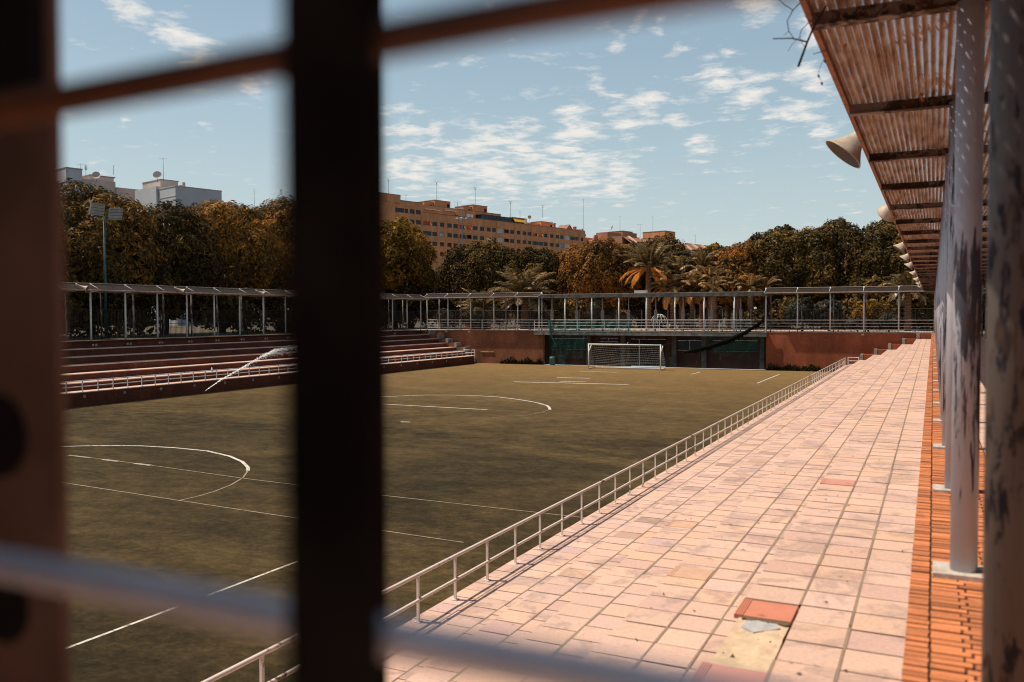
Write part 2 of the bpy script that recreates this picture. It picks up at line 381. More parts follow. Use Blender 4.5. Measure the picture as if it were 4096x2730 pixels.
# far penalty arc
strip(mk, [(-33.5,47.6),(-32.7,48.32),(-30.7,50.5),(-29,51.2),(-27.2,51.45),(-25.6,51.2),(-24.2,50.5),(-22.9,49.7),(-21.8,48.86),(-20.6,47.6),(-20.04,46.63),(-19.55,45.6)], .16, z1)
strip(mk, [(-30,44.31),(-22.8,44.12)], .15, z1); strip(mk, [(-24.2,37.3),(-23.7,37.4)], .2, z1)
strip(mk, [(-30.3,63.3),(-21.04,64.4)], .3, z1); strip(mk, [(-27.1,65.15),(-25,65.5)], .26, z1); strip(mk, [(-28.96,69.1),(-26,69.24)], .3, z1)
strip(mk, [(-30.3,77.6),(-26.4,77.55)], .32, z1); strip(mk, [(-12.31,69.6),(-12.32,80.6)], .12, z1); strip(mk, [(-19.5,77.4),(-19.5,81)], .12, z1)
strip(mk, [(-12.68,6),(-12.66,9.7),(-12.6,11.7),(-12.54,15.16)], .07, z1)
tag(mk.build('pitch_markings', M['line']), 'white painted pitch lines, circles and arcs', 'pitch marking', kind='structure')
mf = MB()
strip(mf, [(-30.2,23.04),(-25.4,22.7),(-20.53,22.16),(-14.65,21.82),(-9.07,21.7),(-8.2,21.68)], .055, z2)
strip(mf, [(-32,19.5),(-25.09,19.1),(-19.77,18.7),(-15.27,18.4),(-10,18.1)], .06, z2)
strip(mf, [(-21.45,23.35),(-20.66,22.26),(-20.13,21.15),(-19.85,20.17),(-19.76,19.43),(-19.8,18.75)], .06, z2)
strip(mf, [(-19.55,45.6),(-19.45,44.4),(-19.6,42.4),(-20.6,41.5)], .06, z2)
strip(mf, [(-22.8,44.1),(-12.5,43.9)], .045, z2)
strip(mf, [(-34.6,66.2),(-34.9,69.2),(-29,69.1)], .07, z2); strip(mf, [(-26,69.24),(-19.5,69.4)], .06, z2); strip(mf, [(-45,81.2),(-8,82.6)], .05, z2)
strip(mf, [(-34.6,77.7),(-19.5,77.5)], .05, z2)
tag(mf.build('faded_pitch_markings', M['line_faint']), 'thin worn pitch lines on the turf', 'pitch marking', kind='structure')

# ------------------------------------------------------------------ right terrace
def tilecol():
    c = np.array([.68, .45, .355]); c = c*(1+nrg.normal(0, .033)); c = c+np.array([.008, .0, -.012])*nrg.normal(0, 1)
    q = nrg.random()
    if q < .10: c = c*np.array([.92, .90, .95])
    elif q < .15: c = c*np.array([1.04, 1.0, .94])
    return tuple(np.clip(c, .05, .95))
st = thing('terrace_stand', 'sunlit pink tiled terrace of six broad steps right of the pitch', 'grandstand', (-3.5, 40, FZ))
YA, YB = -2., 85.0
tread_near = []
MISS = (1, 2, 0)
P = .398
hole_y = (5.84, 6.60)
for i in range(1, 7):
    a, b_, z = RX[i], RX[i-1], RZ[i]
    body = MB(); body.box(a+.02, b_+.02 if i > 1 else b_+.004, YA, YB, FZ-.05, z-(.034 if i == 1 else .006))
    step = body.build('step', M['mortar'], st)
    tl = MB()
    n3 = 3; w = (b_-a)/n3
    shift = rng.uniform(0, .3)*0
    rows = int((YB-YA)/P)
    for r in range(rows):
        for c in range(n3):
            y = 5.84+P*math.floor((YA-5.84)/P)+P*r+(rng.uniform(-.005, .005))+(.2 if (i > 2 and c == 1) else 0)
            x = a+w*c
            gx = .011 if c else 0
            if c == 0 and i == 1 and 5.6 < y+.2 < 6.98: continue
            dz = rng.uniform(-.004, .0006); dirt = i in (3, 4) and c in (0, 2) and 12 < y < 62 and rng.random() < .22
            lip = .03 if c == 0 else 0
            tint = tilecol()
            q_ = rng.uniform(.68, .86)
            if dirt: tint = tuple(v*q_ for v in tint)
            zz = z+dz
            tilt = rng.uniform(-.003, .003)
            x0_, x1_, y0_, y1_ = x-lip+gx, x+w-.011, y+.0055, y+P-.0055
            zb = z-.04
            tl.add([(x0_,y0_,zb),(x1_,y0_,zb),(x1_,y1_,zb),(x0_,y1_,zb),(x0_,y0_,zz-tilt),(x1_,y0_,zz),(x1_,y1_,zz+tilt),(x0_,y1_,zz)],
                   [(4,5,6,7),(0,1,5,4),(1,2,6,5),(2,3,7,6),(3,0,4,7)], tint)
    for r in range(rows):
        y = 5.84+P*math.floor((YA-5.84)/P)+P*r
        for c in range(n3):
            if c == 0 and i == 1 and 5.55 < y < 7.05: continue
            yy = y+(.2 if (i > 2 and c == 1) else 0); xa, xb = a+w*c+.006, a+w*c+w-.006; k = rng.uniform(.5, 1.25)
            g1, g2 = .0062*k, .0062*k*rng.uniform(.7, 1.3)
            tl.add([(xa,yy-g1,z+.0018),(xb,yy-g2,z+.0018),(xb,yy+g2,z+.0018),(xa,yy+g1,z+.0018)], [(0,1,2,3)], (.22, .145, .105))
            if c and not (c == 1 and i == 1 and 5.55 < y < 6.95):
                k = rng.uniform(.6, 1.4); tl.add([(a+w*c-.010*k,y,z+.0022),(a+w*c+.011*k,y,z+.0022),(a+w*c+.011*k,y+P,z+.0022),(a+w*c-.010*k,y+P,z+.0022)], [(0,1,2,3)], (.27+.05*k, .19+.04*k, .13+.03*k))
    tl.build('paving_tiles', M['tile'], step)
    if i == 1:
        # replaced tiles and the broken place on the first step
        x0_, x1_ = a-.03, a+w-.008
        def newtile(y0_, y1_, lab, dz=.002):
            q = MB(); q.box(x0_+.07, x1_, y0_, y1_, z-.03, z+dz)
            for k in range(4): q.box(x0_+.002+k*.017, x0_+.014+k*.017, y0_, y1_, z-.03, z+dz+.003)
            o = q.build('replacement_tile', M['orangetile' if 'orange' in lab else 'salmontile'], step); o['label'] = lab
        newtile(6.60, 6.985, 'new orange tile with a grooved nosing above the broken patch')
        newtile(5.21, 5.60, 'new salmon tile with a grooved nosing below the broken patch')
        q = MB()
        nx, ny = 14, 26
        vs = []; fs = []
        for jx in range(nx+1):
            for jy in range(ny+1):
                x = x0_+.04+(x1_-x0_-.045)*jx/nx; y = 5.60+1.0*jy/ny
                vs.append((x, y, z-.024+.006*math.sin(jx*.5+jy*.3)*math.sin(jy*.21)+rng.uniform(-.0022, .0022)+(.010 if jy > 16 else 0)))
        fs = [(jx*(ny+1)+jy, (jx+1)*(ny+1)+jy, (jx+1)*(ny+1)+jy+1, jx*(ny+1)+jy+1) for jx in range(nx) for jy in range(ny)]
        q.add(vs, fs)
        o = q.build('broken_bed', M['sand'], step); o['label'] = 'sandy mortar bed where a tile has broken away'
        q = MB(); q.poly([(x0_+.10, 6.38), (x0_+.2, 6.3), (x0_+.31, 6.40), (x0_+.36, 6.46), (x0_+.33, 6.54), (x0_+.12, 6.55)], z-.030, z-.006, 'Z')
        q.build('cement_patch', M['cement'], step)
        q = MB(); e = [(x0_+.07, 6.60), (x1_, 6.60)]+[(x1_-(x1_-x0_-.07)*j/14, 6.57-rng.uniform(0, .045)) for j in range(15)]
        q.poly(e, z-.034, z-.004, 'Z')
        o = q.build('crumbled_edge', M['soil'], step)
        q = MB()
        for j in range(34):
            cx_, cy_ = (x1_-rng.random()**2*.3, rng.uniform(6.2, 6.56)) if j % 2 else (rng.uniform(x0_+.06, x1_), rng.uniform(5.62, 6.55)); r_ = .003+.016*rng.random()**2.5
            q.add([(cx_-r_,cy_-r_*.6,z-.026),(cx_+r_,cy_-r_*.5,z-.026),(cx_+r_*.2,cy_+r_,z-.026),(cx_+r_*.1,cy_,z-.026+r_*1.3)], [(0,1,3),(1,2,3),(2,0,3)])
        tag(q.build('mortar_crumbs', M['soil']), 'crumbs of dark mortar strewn in the broken tile patch', 'rubble', kind='stuff')
# scattered newer tiles on the other steps, thin slabs set over the old ones
for (i, y, c, lab) in ((2, 8.9, 0, 'pale orange replacement tile on the second step'), (1, 12.2, 0, 'rosy replacement tile further up the first step'),
                       (3, 12.95, 0, 'pale peach replacement tile on the third step'), (1, 22.0, 0, 'pale replacement tile far along the first step')):
    a, b_, z = RX[i], RX[i-1], RZ[i]; w = (b_-a)/3; q = MB()
    q.box(a+w*c-.034, a+w*c+w-.01, y, y+P-.01, z-.03, z+.007)
    for k in range(3): q.box(a-.032+k*.02, a-.02+k*.02, y+.002, y+P-.012, z, z+.010)
    o = q.build('replacement_tile', M['salmontile' if 'rosy' in lab or 'salmon' in lab else 'peachtile'], st); o['label'] = lab
# brick walkway edge along the columns
wk = MB(); wk.box(-.118, 6., YA, YB+1.2, T-.6, T-.016)
walk = tag(wk.build('walkway', plain('dirty_joint', (.07, .045, .03), .95, 0, .4, 8)), 'walkway under the right canopy edged with bricks on edge', 'walkway', kind='structure')
eb = MB(); y = YA; r = 0
while y < YB+1.1:
    h = .074 if y < 40 else .148
    off = (r % 2)*.0
    xs = [-.126, .0, .165, .42, .60] if r % 2 == 0 else [-.126, .003, .205, .33, .60]
    for k in range(4):
        base = np.array([.62, .215, .088])*(1+nrg.normal(0, .14))
        if nrg.random() < .12: base = base*np.array([.7, .7, .75])
        eb.box(xs[k]+rng.uniform(.004, .009), xs[k+1]-rng.uniform(.005, .010), y+.007+rng.uniform(-.002, .002), y+h-.007+rng.uniform(-.002, .002), T-.03, T+rng.uniform(-.005, .004), tuple(np.clip(base, .02, .9)), 0, False)
    y += h; r += 1
eb.build('edge_bricks', M['brickedge'], walk)
pv = MB(); y = YA
while y < YB+1.1:
    for k in range(9): pv.box(.606+k*.4, 1.0+k*.4, y+.004, y+.394, T-.03, T-.004+rng.uniform(-.002, .002), tilecol(), 0, False)
    y += .398
pv.build('paving_tiles', M['tile'], walk)

# stepped end wall of the right terrace: a run of brick cheeks with grey caps
ck = thing('stepped_end_wall', 'stepped red brick cheek wall closing the far end of the right terrace', 'wall', (-3, 85.5, FZ))
for i in range(1, 6):
    q = MB(); xr = RX[i-1] if i > 1 else -.13
    q.box(RX[i]+.24, xr+(.0 if i > 1 else .0), 85.0, YE-.02, FZ, RZ[i-1]-.004*i); q.build('brick_cheek', M['brick_right'], ck)
    q = MB(); q.box(RX[i]-.02, RX[i]+.24, 84.97, YE-.02, RZ[i]-.3, RZ[i-1]+.015); q.build('end_cap', M['concrete'], ck)

# ------------------------------------------------------------------ low railings
def railing(label, x, zb, ys, h, gate_y, mat, pr=.030):
    t = thing('railing', label, 'railing', (x, ys[0], zb))
    for y in ys:
        q = MB(); q.box(x-.010, x+.010, y-.032, y+.032, zb+.012, zb+h); q.box(x+.010, x+.030, y-.034, y-.026, zb+.012, zb+h-.01); q.box(x-.05, x+.05, y-.05, y+.05, zb+.002, zb+.012)
        q.build('post', mat, t)
    ya, yb = ys[0]-1.2, ys[-1]+.03
    for nm, f in (('top_rail', 1.0), ('middle_rail', .48)):
        q = MB(); k = int((yb-ya)/2.3)
        q.tube([(x+(.0 if f == 1 else .026), ya+(yb-ya)*i/k, zb+h*f+rng.uniform(-.004, .004)) for i in range(k+1)], pr if f == 1 else pr*.9, 10)
        q.build(nm, mat, t, True)
    return t
rys = [11.29+1.148*k for k in range(-8, 64)]
rys = [y for y in rys if y < 84.3]
railing('worn white two bar railing along the lowest step of the right terrace', -7.03, RZ[6], rys, .72, 84, M['white_steel'])
lys = [34.71-1.08*2+1.085*k for k in range(0, 49)]
lys = [y for y in lys if y < 84.9]
railing('pale two bar railing along the lowest step of the left terrace', -45.62, LZ[6], lys, .66, 84, M['grey_steel'])
def small_gate(label, x0, x1, y, z0, z1, bars, mat):
    t = thing('railing_gate', label, 'gate', ((x0+x1)/2, y, z0))
    q = MB(); q.box(x0, x0+.07, y-.035, y+.035, z0, z1); q.build('post', mat, t)
    q = MB(); q.box(x1-.07, x1, y-.035, y+.035, z0, z1); q.build('post', mat, t)
    for k in range(bars):
        zz = z0+.08+(z1-z0-.14)*k/(bars-1); q = MB(); q.tube([(x0+.07, y, zz), (x1-.07, y, zz)], .03, 8); q.build('bar', mat, t)
small_gate('white five bar gate at the far corner beside the left terrace', -46.75, -45.35, 84.9, -5.2, -3.86, 5, M['white_steel'])
small_gate('short white barred gate closing the far end of the right terrace', -6.95, -5.98, 84.6, RZ[6], RZ[6]+.76, 3, M['white_steel'])

# ------------------------------------------------------------------ left terrace
sl = thing('terrace_stand', 'shaded dark red brick terrace with pale treads left of the pitch', 'grandstand', (-49, 50, FZ))
for i in range(1, 7):
    a, b_, z = LX[i-1], LX[i], LZ[i]
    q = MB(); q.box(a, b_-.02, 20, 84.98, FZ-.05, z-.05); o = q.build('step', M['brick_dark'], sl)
    q = MB(); q.box(a+.002, b_, 20, 84.98, z-.05, z); q.build('tread', M['tile_left'], o)
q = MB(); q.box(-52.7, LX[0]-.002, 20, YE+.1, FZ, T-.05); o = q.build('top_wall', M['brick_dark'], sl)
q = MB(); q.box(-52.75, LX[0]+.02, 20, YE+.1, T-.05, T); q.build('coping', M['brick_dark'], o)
for k in range(16):
    q = MB(); q.lathe([(0, .0), (0, .10), (.03, .10), (.03, 0)], (LX[0]-.001, 36.4+2.882*k, -2.05), (1,0,0), 14); q.build('vent_disc', M['concrete'], sl)
    q = MB(); q.box(LX[0]-.002, LX[0]+.03, 36.07+2.882*k, 36.21+2.882*k, -2.12, -1.98); q.build('fixing_block', M['plate'], sl)
for k in range(17):
    q = MB(); q.lathe([(0, .0), (0, .10), (.03, .10), (.03, 0)], (LX[6]-.021, 35.84+2.87*k, -4.82), (1,0,0), 14); q.build('vent_disc', M['concrete'], sl)
ckl = thing('stepped_end_wall', 'stepped brick cheek wall with grey caps closing the left terrace', 'wall', (-50, 85.5, FZ))
for i in range(1, 6):
    q = MB(); q.box(LX[i-1]+.01, LX[i]-.24, 85.0, YE-.02, FZ, LZ[i-1]-.004*i); q.build('brick_cheek', M['brick'], ckl)
    q = MB(); q.box(LX[i]-.24, LX[i]+.02, 84.97, YE-.02, LZ[i]-.3, LZ[i-1]+.015); q.build('end_cap', M['concrete'], ckl)
q = MB(); q.box(-46.4, -46.05, LX[6]*0+84.99, 85.02, -5.1, -4.8); q.build('drain_opening', M['black'], sl)

# ------------------------------------------------------------------ end wall and clubhouse under the promenade
def wall_thing(name, label, x0, x1, mat, white_blocks=()):
    t = thing(name, label, 'wall', ((x0+x1)/2, YE, FZ))
    q = MB(); q.box(x0, x1, YE, YE+.35, FZ-.05, T-.07); q.build('brick_face', mat, t)
    q = MB(); q.box(x0, x1, YE-.03, YE+.38, T-.07, T); q.build('coping', M['brick'], t)
    for xb in white_blocks:
        q = MB(); q.box(xb-.12, xb+.12, YE-.05, YE-.002, T-.24, T-.09); q.build('fixing_block', M['plate'], t)
    return t
wl = wall_thing('brick_wall', 'dull red brick end wall between the left terrace and the clubhouse', -52.26, -37.72, M['brick'], (-49.7, -46.8))
q = MB(); q.tube([(-45.3, YE-.06, -4.16), (-43.7, YE-.06, -4.15)], .035, 8); q.build('pipe', M['concrete'], wl)
wall_thing('brick_wall', 'bright red brick end wall between the clubhouse and the right terrace', -14.4, -.13, M['brick_right'], (-5.8,))
ch = thing('clubhouse', 'low brick clubhouse recessed under the concrete promenade slab behind the goal', 'building', (-26, 87, FZ))
YB2 = 87.65
q = MB()
ops = [(-37.6, -33.2, -3.82, -2.62), (-28.45, -24.7, FZ, -2.62), (-23.5, -20.92, -3.74, -2.7), (-19.9, -15.45, -3.74, -2.66), (-31.9, -29.8, -2.95, -2.55)]
ops.sort()
x = -37.72
for (a, b_, z0, z1_) in ops:
    q.box(x, a, YB2, YB2+.3, FZ-.05, -2.2); q.box(a, b_, YB2, YB2+.3, z1_, -2.2)
    if z0 > FZ: q.box(a, b_, YB2, YB2+.3, FZ-.05, z0)
    x = b_
q.box(x, -14.4, YB2, YB2+.3, FZ-.05, -2.2)
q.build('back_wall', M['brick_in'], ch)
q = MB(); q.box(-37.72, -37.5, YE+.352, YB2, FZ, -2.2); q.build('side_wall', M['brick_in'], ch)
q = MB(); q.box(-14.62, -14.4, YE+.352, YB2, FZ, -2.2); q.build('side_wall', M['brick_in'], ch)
for (a, b_, z0, z1_), m_, nm in zip(ops, (M['glassblock'], M['glass'], M['black'], M['glass'], M['glassblock']), ('glass_block_window', 'window', 'doorway', 'window', 'glass_block_window')):
    q = MB(); q.box(a+.01, b_-.01, YB2+.1, YB2+.16, z0+.01, z1_-.01); o = q.build(nm, m_, ch)
    if nm == 'window':
        f = MB(); xm = (a+b_)/2
        f.box(xm-.04, xm+.04, YB2+.05, YB2+.098, z0+.02, z1_-.02); f.box(a+.012, b_-.012, YB2+.05, YB2+.098, z0+.02, z0+.07)
        f.build('frame', M['concrete'], o)
    if nm == 'doorway':
        f = MB(); f.box(a+.9, a+1.0, YB2+.03, YB2+.098, FZ, z1_-.02); f.build('door_jamb', M['concrete'], o)
for xp in (-23.75, -20.7, -15.0, -29.2, -33.0):
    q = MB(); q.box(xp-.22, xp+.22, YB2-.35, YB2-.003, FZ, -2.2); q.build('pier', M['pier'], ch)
q = MB(); q.box(-38.6, -14.3, 85.62, 91., -2.2, T-.006); slab = q.build('promenade_slab', M['concrete_dark'], ch)
q = MB(); q.box(-38.62, -14.28, 85.60, 85.68, T-.06, T+.012); q.build('slab_lip', M['concrete'], slab)
# weeds at the foot of the walls
def weeds(label, x0, x1, y, n, hmax):
    V = []; F = []; tt = []
    for i in range(n):
        x = nrg.uniform(x0, x1); yy = y-abs(nrg.normal(0, .12)); h = hmax*nrg.random()**1.5*(.4+.6*abs(math.sin(x*1.7))); zz = FZ+nrg.random()*h
        d = nrg.normal(0, .09, 3); e = nrg.normal(0, .09, 3); c = np.array([x, yy, zz]); o = len(V)
        V += [c-d, c+e*.5, c+d, c-e*.5]; F.append((o, o+1, o+2, o+3)); tt.append(nrg.random())
    o = fastmesh('weeds', np.array(V), F, M['weed'], None, tt); tag(o, label, 'weeds', kind='stuff')
weeds('dark weeds growing along the foot of the left end wall', -42.8, -37.8, YE-.05, 1500, .8)
weeds('dark weeds growing along the foot of the right end wall', -14.3, -7.5, YE-.05, 2000, .75)

# bins below the slab
q = MB(); q.lathe([(0, 0), (0, .27), (.03, .285), (.3, .28), (.32, .295), (.6, .28), (.62, .295), (.9, .275), (.9, .24), (.86, .235), (.86, 0)], (-36.5, 85.75, FZ), (0,0,1), 20)
tag(q.build('plastic_barrel', M['barrel'], None, True), 'pale blue green ribbed barrel standing at the clubhouse wall left of the goal', 'barrel')
def wheelie(label, x, y):
    t = thing('wheeled_bin', label, 'bin', (x, y, FZ))
    q = MB(); q.add([(x-.25,y-.27,FZ+.08),(x+.25,y-.27,FZ+.08),(x+.25,y+.27,FZ+.08),(x-.25,y+.27,FZ+.08),(x-.32,y-.36,FZ+1.0),(x+.32,y-.36,FZ+1.0),(x+.32,y+.36,FZ+1.0),(x-.32,y+.36,FZ+1.0)],
                    [(0,1,5,4),(1,2,6,5),(2,3,7,6),(3,0,4,7),(3,2,1,0),(4,5,6,7)]); q.build('body', M['bin'], t)
    q = MB(); q.box(x-.34, x+.34, y-.39, y+.36, FZ+1.005, FZ+1.06); q.tube([(x-.3, y+.42, FZ+1.0), (x+.3, y+.42, FZ+1.0)], .025, 6); q.build('lid', M['bin'], t)
    for s in (-1, 1):
        q = MB(); q.lathe([(0,0),(0,.1),(.05,.1),(.05,0)], (x+s*.22-.025, y+.3, FZ+.1), (1,0,0), 12); q.build('wheel', M['black'], t)
wheelie('dark bin in the shade just right of the blue green barrel', -35.6, 86.3)
wheelie('dark green bin in the shade right of the goal', -23.6, 86.5)

# ------------------------------------------------------------------ goal
gx, gy, gw, gh = -30.76, 81.45, 7.32, 2.44
gt = thing('football_goal', 'white football goal with a white net before the clubhouse', 'goal', (gx+gw/2, gy, FZ))
for xx in (gx, gx+gw):
    q = MB(); q.tube([(xx, gy, FZ), (xx, gy, FZ+gh+.05)], .06, 12); q.build('post', M['white'], gt, True)
q = MB(); q.tube([(gx-.06, gy, FZ+gh), (gx+gw+.06, gy, FZ+gh)], .06, 12); q.build('crossbar', M['white'], gt, True)
q = MB(); q.tube([(gx, gy, FZ+.06), (gx+.1, gy+1.75, FZ+.06), (gx+gw-.1, gy+1.75, FZ+.06), (gx+gw, gy, FZ+.06)], .06, 8); q.build('ground_frame', M['white'], gt)
for xx, s in ((gx, 1), (gx+gw, 1)):
    q = MB(); q.tube([(xx, gy+.02, FZ+gh-.75), (xx+.02, gy+.72, FZ+gh-.12)], .045, 8); q.build('stay', M['white'], gt)
q = MB(); q.tube([(gx+gw*.52, gy+.6, FZ+gh), (gx+gw*.53, gy+.62, FZ+gh+.25)], .02, 6); q.build('net_hook', M['white'], gt)
nt_ = MB()
def netp(u, s):
    """u across, s down the back from bar to ground"""
    sag = .26*math.sin(math.pi*u)*math.sin(math.pi*min(1, s*1.15))
    y = gy+.05+1.55*min(1, (s*1.5)**.75); z = FZ+gh*(1-max(0, s-.04)/.96)-sag*.9
    return (gx+gw*u, y, max(FZ+.03, z))
nu, ns = 34, 13
for i in range(nu+1): nt_.tube([netp(i/nu, j/16) for j in range(17)], .005, 3, False)
for j in range(ns+1): nt_.tube([netp(i/24, j/ns) for i in range(25)], .0075, 3, False)
for xx in (gx, gx+gw):
    for j in range(12): nt_.tube([(xx, gy+.05, FZ+.1+2.3*j/12), (xx+(.12 if xx == gx else .12), gy+.55, FZ+.06+2.2*j/12), netp(0 if xx == gx else 1, 1-j/13)], .007, 3, False)
    for j in range(5): nt_.tube([(xx, gy+.3+.28*j, FZ+.05), (xx, gy+.3+.28*j, FZ+gh*(1-.16*j))], .006, 3, False)
nt_.build('net', M['netwhite'], gt)
q = MB(); q.tube([(gx+gw, gy+.05, FZ+gh), (-21.6, 84.2, -2.6), (-20.2, 85.6, -2.25)], .014, 5)
tag(q.build('guy_rope', M['twig']), 'thin dark rope from the goal corner up to the slab', 'rope')

# ------------------------------------------------------------------ canopies
def column(t, x, y, z0, z1, r, mat, plate=True, name='column', n=16, lab=None):
    q = MB(); q.tube([(x, y, z0), (x, y, z1)], r, n); o = q.build(name, mat, t, True)
    for p in o.data.polygons: p.use_smooth = len(p.vertices) == 4
    if plate:
        q = MB(); q.box(x-.19, x+.2, y-.16, y+.16, z0-.01, z0+.028); q.build('base_plate', M['plate'], o)
    if lab: o['label'] = lab
    return o
cr = thing('terrace_canopy', 'long rusty perforated canopy on flaking grey columns along the right terrace', 'canopy', (.2, 40, T))
CZ = 2.10
cys = [6.66+3.085*k for k in range(26)]; cys = [y for y in cys if y < 85.6]
column(cr, .262, 3.55, T, CZ-.02, .092, paint('flaking_near_column_paint', (.125, .10, .088), (.016, .016, .024), .52, .5, 30, 6.5, (.07, .04, .025)), lab='nearest column, close to the lens, flaked to dark blue, its paint darkened for shade')  # paint darkened to carry shade and lens vignetting; the flakes are wear
for y in cys: column(cr, .205, y, T, CZ-.02, .085, M['col_paint'])
for y in [3.5]+cys:
    q = MB(); z0, z1_ = CZ-.055, CZ+.055
    q.box(-.81, 3.6, y-.055, y+.055, z0, z0+.010); q.box(-.805, 3.6, y-.006, y+.006, z0+.010, z1_-.0); q.build('beam', M['beam'], cr)
for y in cys[:8]+cys[8::2]:
    q = MB(); q.tube([(3.3, y, T), (3.3, y, CZ-.02)], .07, 10); q.build('rear_column', M['col_rear'], cr, True)
q = MB(); xs = np.arange(-.80, 3.6, .0595/8)
ys = np.array([1.9, 3.5]+cys+[86.3])
zs = CZ+.075+.016*np.sin(2*np.pi*(xs+.80)/.0595)
for j in range(len(ys)-1):
    o = len(q.v); lift = .0
    q.v += [(x, ys[j]+.004, z+lift) for x, z in zip(xs, zs)]+[(x, ys[j+1]-.004, z+lift) for x, z in zip(xs, zs)]
    m_ = len(xs)
    for i in range(m_-1): q.f.append((o+i, o+i+1, o+m_+i+1, o+m_+i)); q.t.append(None); q.mi.append(0)
nv = len(q.v); q.v += [(x, y, z+.009) for x, y, z in q.v]; q.f += [tuple(i+nv for i in f) for f in q.f]; q.t += q.t[:]; q.mi += q.mi[:]
q.build('roof_sheet', M['sheet'], cr, True)
q = MB(); q.box(-.845, -.803, 1.9, 86.2, CZ+.02, CZ+.115); q.build('edge_trim', M['edge_rust'], cr)
q = MB(); q.box(.165, .245, 1.9, 86.2, CZ-.018, CZ+.05); q.build('column_beam', M['beam'], cr)

def canopy_frame(t, along, base, outward, fixed, pos_front, pos_rear, zt, zl, sheetmat, rear_off):
    """columns in two rows, top pipe, outer lower pipe on brackets, perforated sheet between and over"""
    def Pt(a, o, z): return (fixed+o, a, z) if along == 'Y' else (a, fixed+o, z)
    for a in pos_front: column(t, *Pt(a, 0, 0)[:2], T, zt+.04, .065, M['grey_steel'], False, n=10)
    for a in pos_rear: column(t, *Pt(a, rear_off, 0)[:2], T, zt-.12, .065, M['col_rear'], False, 'rear_column', 8)
    a0, a1 = min(pos_front)-(0 if along == 'X' else 3), max(pos_front)
    for nm, o, z, r in (('top_pipe', 0, zt, .04), ('lower_pipe', outward, zl, .055), ('rear_pipe', rear_off, zt-.15, .05), ('column_beam', .0, zl-.08, .045)):
        q = MB(); q.tube([Pt(a0, o, z), Pt(a1, o, z)], r, 8); q.build(nm, M['pergola_pipe'] if nm != 'column_beam' else M['beam'], t)
    for a in pos_front:
        q = MB(); q.tube([Pt(a, 0, zt-.02), Pt(a, outward, zl+.02)], .024, 6); q.tube([Pt(a, 0, zl-.08), Pt(a, outward, zl-.02)], .024, 6); q.build('bracket', M['grey_steel'], t)
    q = MB(); A, B_, C_, D_ = Pt(a0, outward*.96, zl+.07), Pt(a1, outward*.96, zl+.07), Pt(a1, .02, zt-.045), Pt(a0, .02, zt-.045)
    q.add([A, B_, C_, D_], [(0,1,2,3)])
    q.add([Pt(a0, -.03, zt-.05), Pt(a1, -.03, zt-.05), Pt(a1, rear_off, zt-.1), Pt(a0, rear_off, zt-.1)], [(0,1,2,3)])
    q.build('roof_sheet', sheetmat, t)
cl = thing('terrace_canopy', 'dark pipe framed canopy on slim grey columns behind the left terrace', 'canopy', (LX[0]-.15, 60, T))
lfy = [36.17+2.882*k for k in range(18)]; lry = [36.6+2.93*k for k in range(18)]
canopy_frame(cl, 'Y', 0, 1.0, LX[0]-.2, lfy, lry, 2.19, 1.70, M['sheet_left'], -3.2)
ce = thing('promenade_canopy', 'pale pipe framed canopy over the left half of the end wall', 'canopy', (-45, YE+.15, T))
efx = [-49.57+2.915*k for k in range(4)]+[-37.95]; erx = [-52.7+2.925*k for k in range(6)]
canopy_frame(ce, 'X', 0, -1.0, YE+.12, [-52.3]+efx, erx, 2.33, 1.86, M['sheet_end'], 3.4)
c2 = thing('promenade_canopy', 'pale pipe framed canopy over the right end wall meeting the long canopy', 'canopy', (-7, YE+.15, T))
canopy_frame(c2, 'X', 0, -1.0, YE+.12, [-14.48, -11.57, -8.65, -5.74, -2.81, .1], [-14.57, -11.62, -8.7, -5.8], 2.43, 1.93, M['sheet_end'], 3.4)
cm = thing('promenade_roof', 'stained concrete roof beam on thin columns over the clubhouse promenade', 'canopy', (-26, YE, T))
q = MB(); q.box(-38.6, -14.35, 85.75, 86.05, 1.74, 2.07); q.build('front_beam', M['concrete_dark'], cm)
q = MB(); q.box(-38.65, -14.32, 85.7, 90.2, 2.071, 2.13); q.build('roof_slab', M['concrete'], cm)
q = MB(); q.box(-38.6, -14.35, 89.4, 89.7, 1.74, 2.068); q.build('rear_beam', M['concrete_dark'], cm)
q = MB(); q.box(-27.6, -26.3, 86.2, 86.8, 2.132, 2.4); q.build('roof_box', M['plate'], cm)
for x in (-38.1, -35.1, -32.09, -29.13, -26.2, -23.26, -20.34, -17.4): column(cm, x, 85.9, T, 1.74, .075, M['grey_steel'], False, n=10)
for x in (-38.15, -35.2, -32.24, -29.28, -26.31, -23.38, -20.44, -17.5):
    o = column(cm, x, 89.55, T, 1.74, .065, M['grey_steel'], False, 'rear_column', 8)
    q = MB(); q.box(x-.14, x+.14, 89.45, 89.65, -.6, .42); q.build('fence_bracket', M['plate'], o)
q = MB()
for (a, b_) in ((-32.1, -29.1), (-29.1, -26.2), (-35.1, -32.1)):
    q.tube([(a+(b_-a)*i/10, 85.95, 1.72-1.0*math.sin(math.pi*i/10)*(.9 if a > -30 else .5)) for i in range(11)], .010, 4)
tag(q.build('hanging_cable', M['antenna']), 'thin slack cables hanging in loops under the promenade roof', 'cable')

